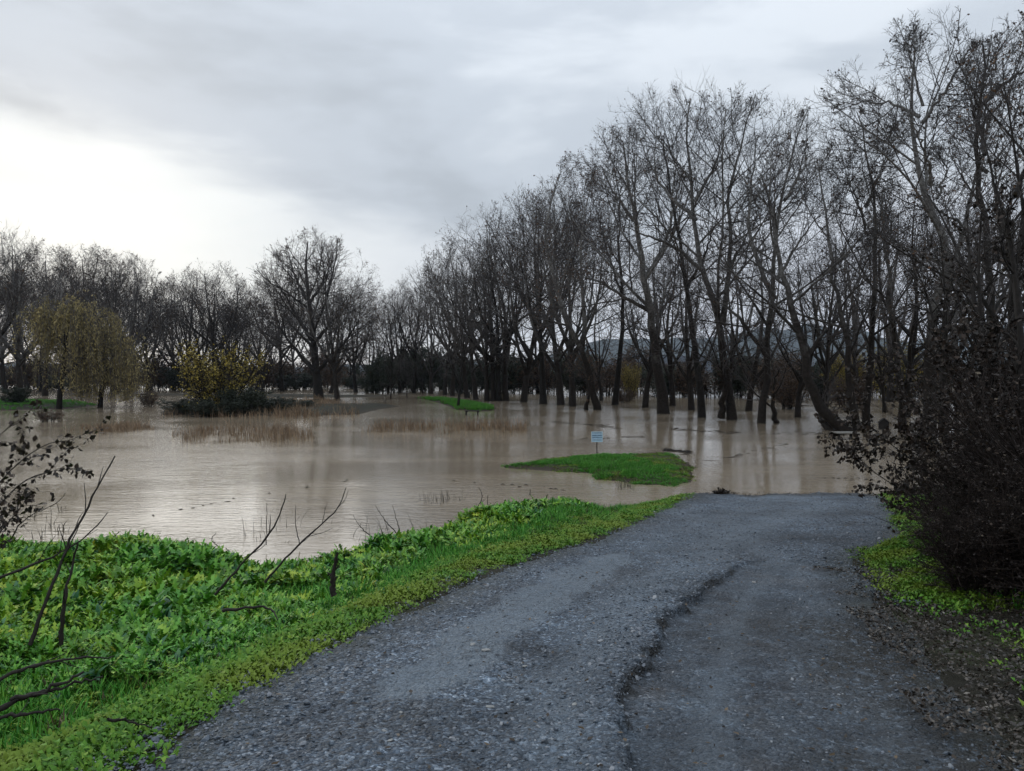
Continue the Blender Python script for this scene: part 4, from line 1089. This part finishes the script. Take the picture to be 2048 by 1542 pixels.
for k in range(5): stones.objects.link(bpy.data.objects.new('stone_%s' % 'abcde'[k], stone_mesh('stone', 600 + k, M_stone)))
x, y, r2 = field(230000, -2.2, 9, 1.6, 18, 560, 2.2)
z, s_ = hroad(x, y); dl = np.minimum(x - edgeL(y), edgeR(y) - x)
edge_d = np.exp(-(dl / 0.45) ** 2); lipd = np.exp(-((s_ + .08) / .12) ** 2) * smst(9, 7, y)
cen = np.exp(-((x - (edgeL(y) + .62 * (np.interp(y, [1, 8, 18], [.45, 3, 6]) - edgeL(y)))) / .35) ** 2)
mudv = np.interp(y, [3.8, 4.5, 6.5, 9], [-0.62, -0.35, 0.35, 1.5]); md = np.exp(-((x - mudv) / .3) ** 2)
dens = np.clip(.30 + .7 * edge_d + .8 * lipd + .4 * cen - .3 * md, .05, 1) * np.where(s_ > 0.05, .75, 1) * (0.7 + 0.8 * fbm(x * 1.5, y * 1.5, 3, 67))
keep = (dl > -.22) & (np.abs(x) < y * .78 + .6) & (r2.random(len(x)) < dens)
x, y, z = x[keep], y[keep], z[keep]; n = len(x); print('stones', n)
ss = np.clip(np.exp(r2.normal(math.log(.0058), .48, n)), .003, .022) * np.where(s_[keep] > 0.05, .7, 1)
scatter('loose_gravel', np.stack([x, y, z + .008 + ss * .12], 1), np.stack([r2.normal(0, .4, n), r2.normal(0, .4, n), r2.uniform(0, 6.28, n)], 1), ss, r2.integers(0, 5, n), stones, label='loose grey gravel scattered over the road')


r2 = np.random.default_rng(58); n = 1500
y = 2.2 + 15 * r2.random(n) ** 1.7; x = edgeL(y) + (np.minimum(edgeR(y), y * .75) - edgeL(y)) * r2.random(n) ** .7
z = hroad(x, y)[0] + .018; q_ = np.stack([x, y, z], 1); V, F_, a_ = leaf_quads(q_, .020, r2, 1.8); zz = np.repeat(z, 4); V[:, 2] = zz + np.abs(V[:, 2] - zz) * .35
tag(link('fallen_leaves', quads('fallen_leaves', V, F_, False, {'tint': a_}), M_litter), kind='stuff')
# ------------------------------------------------------------------ right hand bramble thicket
def ground_pt(px, py):
    r = ray(px, py); lo, hi = 0.8, 60.0
    for d in np.linspace(1.0, 40, 1200):
        q = np.array([0, 0, CAMZ]) + r * (d / r[1])
        if q[2] <= float(hground(q[0], q[1], False)): return q
    return q


M_bramble = plain('bramble_stem', (0.026, 0.019, 0.016), .85, .2, 9, .5)
BR = [shrub_meshes('bramble', 2.6, 2.8, np.random.default_rng(700 + i), 34, 12000, .024, M_leaf_bush, M_bramble, mid=9, fin=7, tw=.0028, low=0.0, twm=M_bramble, shoots=True) for i in range(2)]
for k, (x, y, s, hs, lab) in enumerate([
        (5.15, 6.0, 1.05, .72, 'nearest dark bramble thicket at the right edge, over the roadside'),
        (4.1, 5.95, .55, .36, 'low dark skirt of bramble spilling onto the roadside gravel'),
        (6.0, 8.0, 1.05, .80, 'dark twiggy bramble thicket left behind the nearest one'),
        (6.9, 7.3, 1.15, .9, 'tall dark bramble thicket at the right edge, behind the nearest one'),
        (7.7, 10.2, 1.1, 1.0, 'dark twiggy thicket farther down the right verge'),
        (9.6, 11.6, 1.25, 1.05, 'dark thicket at the right edge above the water'),
        (4.85, 4.9, .85, .5, 'low dark thicket in front of the nearest one, at the gravel'),
        (4.75, 7.2, .6, .42, 'low bramble clump behind the green verge patch'),
        (3.85, 6.0, .42, .26, 'lowest bramble tuft, at the left foot of the dark thickets'),
        (4.3, 5.3, .6, .36, 'dark bramble tuft at the gravel edge before the nearest thicket')]):
    shrub_obj('bramble_thicket', BR[k % 2], (x, y, float(hground(x, y, False)) + .02), lab, 'bramble thickets on the right verge', (s, s, hs), k * 1.9)
# open leafy twigs reaching left over the water
M_leaf_sil = leaf_mat('dark_hanging_leaf', [(0.0, (0.014, 0.011, 0.008)), (1.0, (0.045, 0.028, 0.018))])


def arching(label, paths, seed, n1=10, n2=5, leaves=1400, size=.035, w=.012, ln=.3, name='arching_shrub', base=None, up=.02, rad=None):
    rg = np.random.default_rng(seed); S = []
    for pts in paths: S.append(smooth_poly([at(*q) for q in pts], 18))
    S = np.stack(S); b = S[0, 0].copy(); S = S - b
    R = np.full((len(S), 1), w) * np.linspace(1, .3, 18)[None]
    st = Acc(); st.add(*tubes(S, R, 6))
    P1, R1 = grow(S, R, n1, .2, 1, (30, 70), ln, 6, up, .16, .55, rg, .4, .0028); P2, R2 = grow(P1, R1, n2, .15, 1, (30, 70), .5, 4, up, .2, .7, rg, .5, .002)
    tw_ = Acc(); tw_.add(*tubes(P1, R1, 4)); tw_.add(*tubes(P2, R2, 3))
    al = np.concatenate([P1[:, 1:].reshape(-1, 3), P2.reshape(-1, 3)]); k = rg.integers(0, len(al), leaves)
    V, F, tt = leaf_quads(al[k] + rg.normal(0, .01, (leaves, 3)), size, rg, 1.5, .8)
    e = empty(name, b); tag(e, label, 'shrub')
    link('stems', st.mesh('stems', True), M_stick, e)['kind'] = 'stuff'; link('twigs', tw_.mesh('twigs'), M_stick, e)['kind'] = 'stuff'
    link('leaves', quads('leaves', V, F, False, {'tint': tt}), M_leaf_sil, e)['kind'] = 'stuff'
    return e


arching('open leafy bush arching left over the water from the dark thickets', [
    [(1990, 1150, 8.3), (1900, 1040, 8.3), (1810, 985, 8.4), (1740, 940, 8.5), (1705, 900, 8.6)],
    [(1995, 1150, 8.2), (1930, 1000, 8.2), (1850, 940, 8.2), (1770, 880, 8.2), (1715, 830, 8.2)],
    [(2000, 1120, 8.6), (1950, 960, 8.6), (1890, 880, 8.7), (1830, 820, 8.8), (1800, 760, 9.0)],
    [(2000, 1130, 8.0), (1960, 900, 8.0), (1930, 800, 8.0), (1900, 720, 8.0)],
    [(2000, 1130, 8.4), (1940, 1040, 8.4), (1880, 990, 8.4), (1840, 930, 8.4), (1830, 880, 8.4)],
    [(2010, 1130, 7.8), (1985, 900, 7.8), (1990, 780, 7.8), (1970, 690, 7.8)]], 800, 13, 7, 6500, .036, .012, .34)
arching('dark hanging leafed branches entering from the left edge', [
    [(-120, 1180, 6.6), (-60, 1050, 6.6), (0, 960, 6.6), (60, 905, 6.6), (110, 880, 6.6), (150, 885, 6.6)],
    [(-120, 1180, 6.6), (-40, 1060, 6.6), (40, 960, 6.6), (110, 940, 6.6), (165, 935, 6.6)],
    [(-120, 1180, 6.6), (-70, 980, 6.6), (-20, 890, 6.6), (20, 850, 6.6), (40, 845, 6.6)],
    [(-110, 1180, 6.5), (-40, 1110, 6.5), (30, 1030, 6.5), (60, 990, 6.5)]], 801, 8, 5, 750, .036, .010, .26, up=-.03)


for k, (lab, pth, w_) in enumerate([
        ('thin bare sapling rising from the left side of the dark thickets', [(1905, 1060, 9.6), (1898, 900, 9.6), (1884, 760, 9.7), (1892, 600, 9.8), (1880, 470, 9.9)], .03),
        ('forked thin sapling rising from the middle of the dark thickets', [(1965, 1080, 8.6), (1960, 880, 8.6), (1968, 700, 8.7), (1955, 560, 8.8), (1965, 400, 9.0)], .035),
        ('dark sapling at the right edge with a few brown leaves, bending left', [(2060, 1100, 7.4), (2050, 850, 7.4), (2040, 640, 7.5), (2022, 480, 7.6), (1990, 370, 7.7)], .045),
        ('low sapling with crossing twigs between the thickets', [(2010, 1080, 8.0), (2000, 900, 8.0), (1980, 780, 8.0), (1930, 660, 8.0), (1915, 590, 8.0)], .025),
        ('slender sapling leaning right out of the thickets', [(1930, 1060, 9.0), (1950, 880, 9.0), (1985, 720, 9.0), (2030, 560, 9.0), (2050, 430, 9.0)], .028)]):
    arching(lab, [pth, [pth[2], tuple(np.array(pth[3]) + (-28 + 14 * k, 10, .3)), tuple(np.array(pth[4]) + (-60 + 30 * k, 40, .5))]], 820 + k, 13, 7, 380, .036, w_, .24, name='bare_sapling', up=.05)['category'] = 'sapling'
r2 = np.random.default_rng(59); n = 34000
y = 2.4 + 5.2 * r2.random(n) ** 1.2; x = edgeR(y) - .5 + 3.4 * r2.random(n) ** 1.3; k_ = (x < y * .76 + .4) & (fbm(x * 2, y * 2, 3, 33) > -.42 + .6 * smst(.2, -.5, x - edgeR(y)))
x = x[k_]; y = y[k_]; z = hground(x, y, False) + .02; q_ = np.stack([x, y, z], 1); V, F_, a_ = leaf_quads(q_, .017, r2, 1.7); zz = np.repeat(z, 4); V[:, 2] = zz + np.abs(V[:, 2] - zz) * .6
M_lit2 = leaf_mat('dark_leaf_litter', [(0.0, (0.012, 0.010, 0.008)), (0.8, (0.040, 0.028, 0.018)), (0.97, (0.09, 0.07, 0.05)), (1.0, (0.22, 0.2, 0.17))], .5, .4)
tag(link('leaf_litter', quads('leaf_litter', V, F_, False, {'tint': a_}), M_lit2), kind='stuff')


# ------------------------------------------------------------------ dead stems and branches on the left bank
def stick(label, pts, w, side=0, seed=0, name='dead_stem', group='dead stems on the left bank', cat='dead stem'):
    rg = np.random.default_rng(seed); P = smooth_poly([at(*q) for q in pts], 18); b = P[0].copy(); P = P - b
    P[1:-1] += rg.normal(0, .004, (16, 3)); R = w * np.linspace(1, .35, 18) * (1 + .12 * rg.normal(0, 1, 18))
    e = empty(name, b); tag(e, label, cat, group)
    A = Acc(); A.add(*tubes(P[None], R[None], 6)); link('stem', A.mesh('stem', True), M_stick, e)
    if side:
        for q in range(side):
            P1, R1 = grow(P[None], R[None], 1, .35 + .5 * q / side, .45 + .5 * q / side, (30, 55), .22, 6, .05, .1, .55, rg, .4, .002)
            A = Acc(); A.add(*tubes(P1, R1, 4)); link('side_twig', A.mesh('side_twig', True), M_stick, e)
    return e


stick('long bare stem rising right from the weeds, tallest at the left', [(60, 1290, 4.6), (100, 1180, 4.7), (150, 1060, 4.9), (195, 975, 5.0), (230, 912, 5.1)], .014, 5, 1)
stick('thick dark stem standing upright beside the tallest one', [(122, 1290, 4.4), (128, 1200, 4.4), (145, 1130, 4.5), (156, 1085, 4.5)], .015, 2, 2)
stick('bare stem lying through the weeds from the left edge', [(-30, 1168, 5.0), (60, 1130, 5.2), (130, 1105, 5.3), (190, 1060, 5.4), (215, 1025, 5.5)], .011, 3, 3)
stick('curved bare stem bowing up in front of the pale water, hooked tip', [(530, 1165, 7.6), (580, 1105, 7.7), (640, 1050, 7.8), (680, 1015, 7.9), (692, 975, 8.0)], .013, 4, 4)
stick('bare curved stem left of the hooked one', [(430, 1190, 6.8), (490, 1120, 6.9), (535, 1075, 7.0), (560, 1035, 7.0), (572, 988, 7.0)], .013, 2, 5)
stick('wavy forked stem by the bank where the grass begins', [(955, 1083, 12.0), (958, 1050, 12.0), (950, 1020, 12.0), (968, 995, 12.0), (957, 975, 12.0)], .012, 3, 6)
stick('second stem of the wavy pair by the grass', [(948, 1088, 12.1), (965, 1050, 12.1), (975, 1020, 12.1), (976, 990, 12.1)], .011, 1, 7)
stick('thin straight stalk rising from the water edge', [(533, 1090, 11.8), (533, 1050, 11.8), (534, 1005, 11.8)], .008, 0, 8)
stick('small forked stems near the water, left of the hooked stem', [(600, 1090, 11.9), (590, 1050, 11.9), (592, 1010, 11.9)], .010, 3, 9)
stick('arched thin stems in the shallows, left of the leafy clump', [(795, 1068, 12.4), (765, 1035, 12.4), (750, 1010, 12.4)], .010, 3, 10)
stick('thin leaning stalk in the shallows above the leafy clump', [(800, 1062, 12.6), (792, 1035, 12.6), (785, 1010, 12.6)], .008, 0, 11)
stick('small forked twig at the left end of the shallows', [(440, 1095, 11.0), (420, 1080, 11.0), (432, 1065, 11.0)], .008, 2, 12)
stick('low bare twigs leaning in the shallows, centre', [(745, 1075, 12.0), (720, 1055, 12.0), (706, 1030, 12.0)], .009, 3, 13)
stick('short post like stalk alone in the water', [(1059, 1002, 17.2), (1060, 990, 17.2), (1060, 978, 17.2)], .018, 0, 14)
stick('upright jagged broken stump in the weeds', [(668, 1190, 6.6), (664, 1165, 6.6), (668, 1135, 6.6), (674, 1105, 6.6)], .030, 3, 15, 'broken_stump', None, 'stump')
stick('fallen crooked branch lying on the weeds', [(445, 1222, 5.0), (490, 1215, 5.0), (540, 1212, 5.1), (555, 1240, 4.9)], .012, 1, 16)
stick('pale ended cut branch pointing right at the lower left', [(-20, 1428, 2.9), (60, 1390, 2.95), (120, 1368, 3.0), (168, 1343, 3.05)], .014, 2, 17)
stick('long thin branch over the lower left weeds', [(-20, 1372, 3.0), (50, 1335, 3.1), (130, 1318, 3.2), (228, 1312, 3.3)], .009, 3, 18)
stick('short branch lowest at the left edge', [(-20, 1440, 2.8), (50, 1425, 2.85), (120, 1420, 2.9)], .009, 1, 19)
stick('cut branch crossing above the lowest branch', [(20, 1400, 2.9), (110, 1376, 3.0), (205, 1354, 3.1)], .009, 1, 20)
stick('small dark twig on the clover near the road', [(215, 1438, 3.2), (260, 1444, 3.25), (305, 1454, 3.3)], .007, 1, 21)
stick('dark leaning twigs in the shallows at the left', [(20, 1085, 8.5), (40, 1040, 8.5), (120, 1005, 8.5), (130, 985, 8.5)], .008, 3, 22)


# ------------------------------------------------------------------ small built things
def box(name, size, loc, m, parent=None, rot=(0, 0, 0), bev=0.0):
    import bmesh
    bm = bmesh.new(); bmesh.ops.create_cube(bm, size=1.0)
    for v in bm.verts: v.co = Vector((v.co.x * size[0], v.co.y * size[1], v.co.z * size[2]))
    if bev: bmesh.ops.bevel(bm, geom=bm.edges[:], offset=bev, segments=2, affect='EDGES')
    me = bpy.data.meshes.new(name); bm.to_mesh(me); bm.free()
    o = link(name, me, m, parent); o.location = loc; o.rotation_euler = rot
    return o


# information sign on the green islet
M_white = plain('sign_white', (0.50, 0.66, 0.78), .5, .4, 12, .12); M_blue = plain('sign_blue_print', (0.03, 0.09, 0.20), .5)
M_post = plain('rusty_post', (0.07, 0.055, 0.05), .7, .3, 25)
b = onz(1194, 914); k = b[1] / FPX
e = empty('information_sign', (b[0], b[1], 0)); tag(e, 'small pale blue sign with dark blue writing on a thin post in the grass', 'sign')
w, h = 22 * k, 20 * k; zc = (914 - 873.5) * k
box('post', (.03, .03, zc + .35), (0, .03, zc / 2 - .1), M_post, e)
box('panel', (w, .012, h), (0, 0, zc), M_white, e, bev=.003)
for q in range(4): box('rim', *[((w + .012, .022, .012), (0, 0, zc + h / 2)), ((w + .012, .022, .012), (0, 0, zc - h / 2)), ((.012, .022, h), (w / 2, 0, zc)), ((.012, .022, h), (-w / 2, 0, zc))][q], plain('sign_rim', (.55, .7, .78), .5), e)
r2 = np.random.default_rng(5)
for q, (zz, hh_) in enumerate([(.39, .085), (.15, .10), (-.04, .095), (-.22, .045), (-.34, .05)]):
    xx = -w * .45
    A = Acc()
    while xx < w * .42:
        ww = min(r2.uniform(.05, .11) * w, w * .45 - xx)
        gap = .012 if r2.random() < .7 else .03
        n_l = 1
        V = np.array([(xx, 0, -hh_ * h / 2), (xx + ww, 0, -hh_ * h / 2), (xx + ww, 0, hh_ * h / 2), (xx, 0, hh_ * h / 2)]); A.add(V, np.array([[0, 1, 2, 3]])); xx += ww + gap * w
    o = link('writing_line', A.mesh('writing_line'), M_blue, e); o.location = (0, -.009, zc + zz * h)
e.rotation_euler = (0, 0, math.radians(4))

# small dark board on a post in the flood
M_dwood = plain('dark_wood', (0.020, 0.018, 0.017), .8, .2, 14)
b = onz(1766, 877); k = b[1] / FPX
e = empty('notice_board', (b[0], b[1], 0)); tag(e, 'small dark gabled board on a post in the flood, right of the picnic table', 'notice board')
box('post', (.05, .05, 1.3), (0, 0, .1), M_dwood, e)
import bmesh
bm = bmesh.new(); hw = 10 * k; z0_, z1_, z2_ = (877 - 859) * k, (877 - 846) * k, (877 - 838) * k
pr = [(-hw, z0_), (hw, z0_), (hw, z1_), (0, z2_), (-hw, z1_)]
vs = [bm.verts.new((x, -.03, z)) for x, z in pr]; vb = [bm.verts.new((x, .03, z)) for x, z in pr]
bm.faces.new(vs); bm.faces.new(vb[::-1])
for q in range(5): bm.faces.new((vs[q], vb[q], vb[(q + 1) % 5], vs[(q + 1) % 5]))
bmesh.ops.recalc_face_normals(bm, faces=bm.faces[:])
me = bpy.data.meshes.new('board'); bm.to_mesh(me); bm.free(); link('board', me, M_dwood, e).location = (0, -.055, 0)
for sgn in (-1, 1):
    L = math.hypot(hw, z2_ - z1_) * 1.15
    box('roof_board', (L, .16, .025), (sgn * hw * .52, -.055, (z1_ + z2_) / 2 + .03), M_dwood, e, (0, sgn * math.atan2(z2_ - z1_, hw), 0))


def table(px, py, wpx, hpx, label, top_m, name='picnic_table', bench=True, depth=.75):
    b = onz(px, py); k = b[1] / FPX; w = wpx * k; h = hpx * k
    e = empty(name, (b[0], b[1], 0)); tag(e, label, 'table' if bench else 'bench')
    nb_ = 4
    for q in range(nb_): box('plank', (w, depth / nb_ - .015, .045), (0, (q - (nb_ - 1) / 2) * depth / nb_, h), top_m, e, (0, 0, 0), .005)
    for sx_ in (-1, 1):
        for sy_ in (-1, 1): box('leg', (.09, .09, h + .3), (sx_ * w * .38, sy_ * depth * .36, h / 2 - .18), M_dwood, e)
        box('crossbar', (.06, depth * .9, .07), (sx_ * w * .38 + .08, 0, h - .06), M_dwood, e)
    return e


M_wetwood = plain('wet_grey_wood', (0.20, 0.19, 0.17), .35, .5, 9, .25)
table(1690, 878, 46, 13, 'picnic table with a pale wet top standing in the flood under the V shaped tree', M_wetwood)
table(944, 829, 30, 7, 'small dark bench at the far green islet, half under water', M_dwood, 'wooden_bench', False, .5)

# clump of debris and leaves at the water's edge of the road
b = onz(1443, 990); rg = np.random.default_rng(66)
e = empty('debris_clump', (b[0], b[1], .02)); tag(e, 'dark clump of dead leaves and twigs at the water edge of the road', 'debris')
q_ = rg.normal(0, 1, (260, 3)) * np.array([.10, .07, .035]) + np.array([0, 0, .04]); q_[:, 2] = np.abs(q_[:, 2])
V, F, tt = leaf_quads(q_, .045, rg, 1.3); link('dead_leaves', quads('dead_leaves', V, F, False, {'tint': tt}), M_leaf_bush, e)['kind'] = 'stuff'
for q in range(4):
    a_ = rg.uniform(0, 3.1); L = rg.uniform(.12, .24); P = np.array([[(-math.cos(a_) * L, -math.sin(a_) * L * .5, .02), (0, 0, .05), (math.cos(a_) * L, math.sin(a_) * L * .5, .06)]])
    A = Acc(); A.add(*tubes(P, np.array([[.005, .007, .003]]), 5)); link('twig', A.mesh('twig'), M_stick, e)

# larger loose stones on the road
M_pale = plain('pale_stone', (0.26, 0.26, 0.25), .6, .4, 30, .25)
for k, (px, py, r, lab) in enumerate([
        (971, 1308, 8, 'largest pale flat stone, in the middle of the road'), (945, 1296, 7, 'grey stone just left of the largest pale stone'), (767, 1470, 6, 'pale stone at the lower left of the road'),
        (779, 1487, 6, 'pale stone just below another at the lower left of the road'), (795, 1474, 5, 'brownish stone beside the lower left pair'), (980, 1410, 8, 'greyish stone in front of the middle of the road'),
        (757, 1270, 4, 'small pale stone near the left grass edge'), (1320, 1125, 3, 'small white pebble far up the road'), (1150, 1410, 7, 'flat stone left of the dark rut'),
        (800, 1430, 5, 'small stone lying between the wheel track and the grass'), (1050, 1330, 5, 'small grey stone right of the largest pale stone'), (1510, 1160, 5, 'white sliver of stone above the rut')]):
    r_ = ray(px, py); d = 1998.0 / (py - 874.0); x_ = (px - 1024) / FPX * d; z_ = float(hroad(np.array([x_]), np.array([d]))[0][0])
    o = link('loose_stone', stone_mesh('loose_stone', 900 + k, M_pale if k != 4 else plain('brown_stone', (.16, .13, .1), .6, .4, 30)))
    s = r * d / FPX; o.scale = (s, s * .8, s * .6); o.location = (x_, d, z_ + s * .2 + .008); o.rotation_euler = (0, 0, k * 1.3)
    tag(o, lab, 'stone', 'loose stones on the gravel road')
print("TRIS", sum(sum(len(p.vertices)-2 for p in m.polygons) for m in bpy.data.meshes))
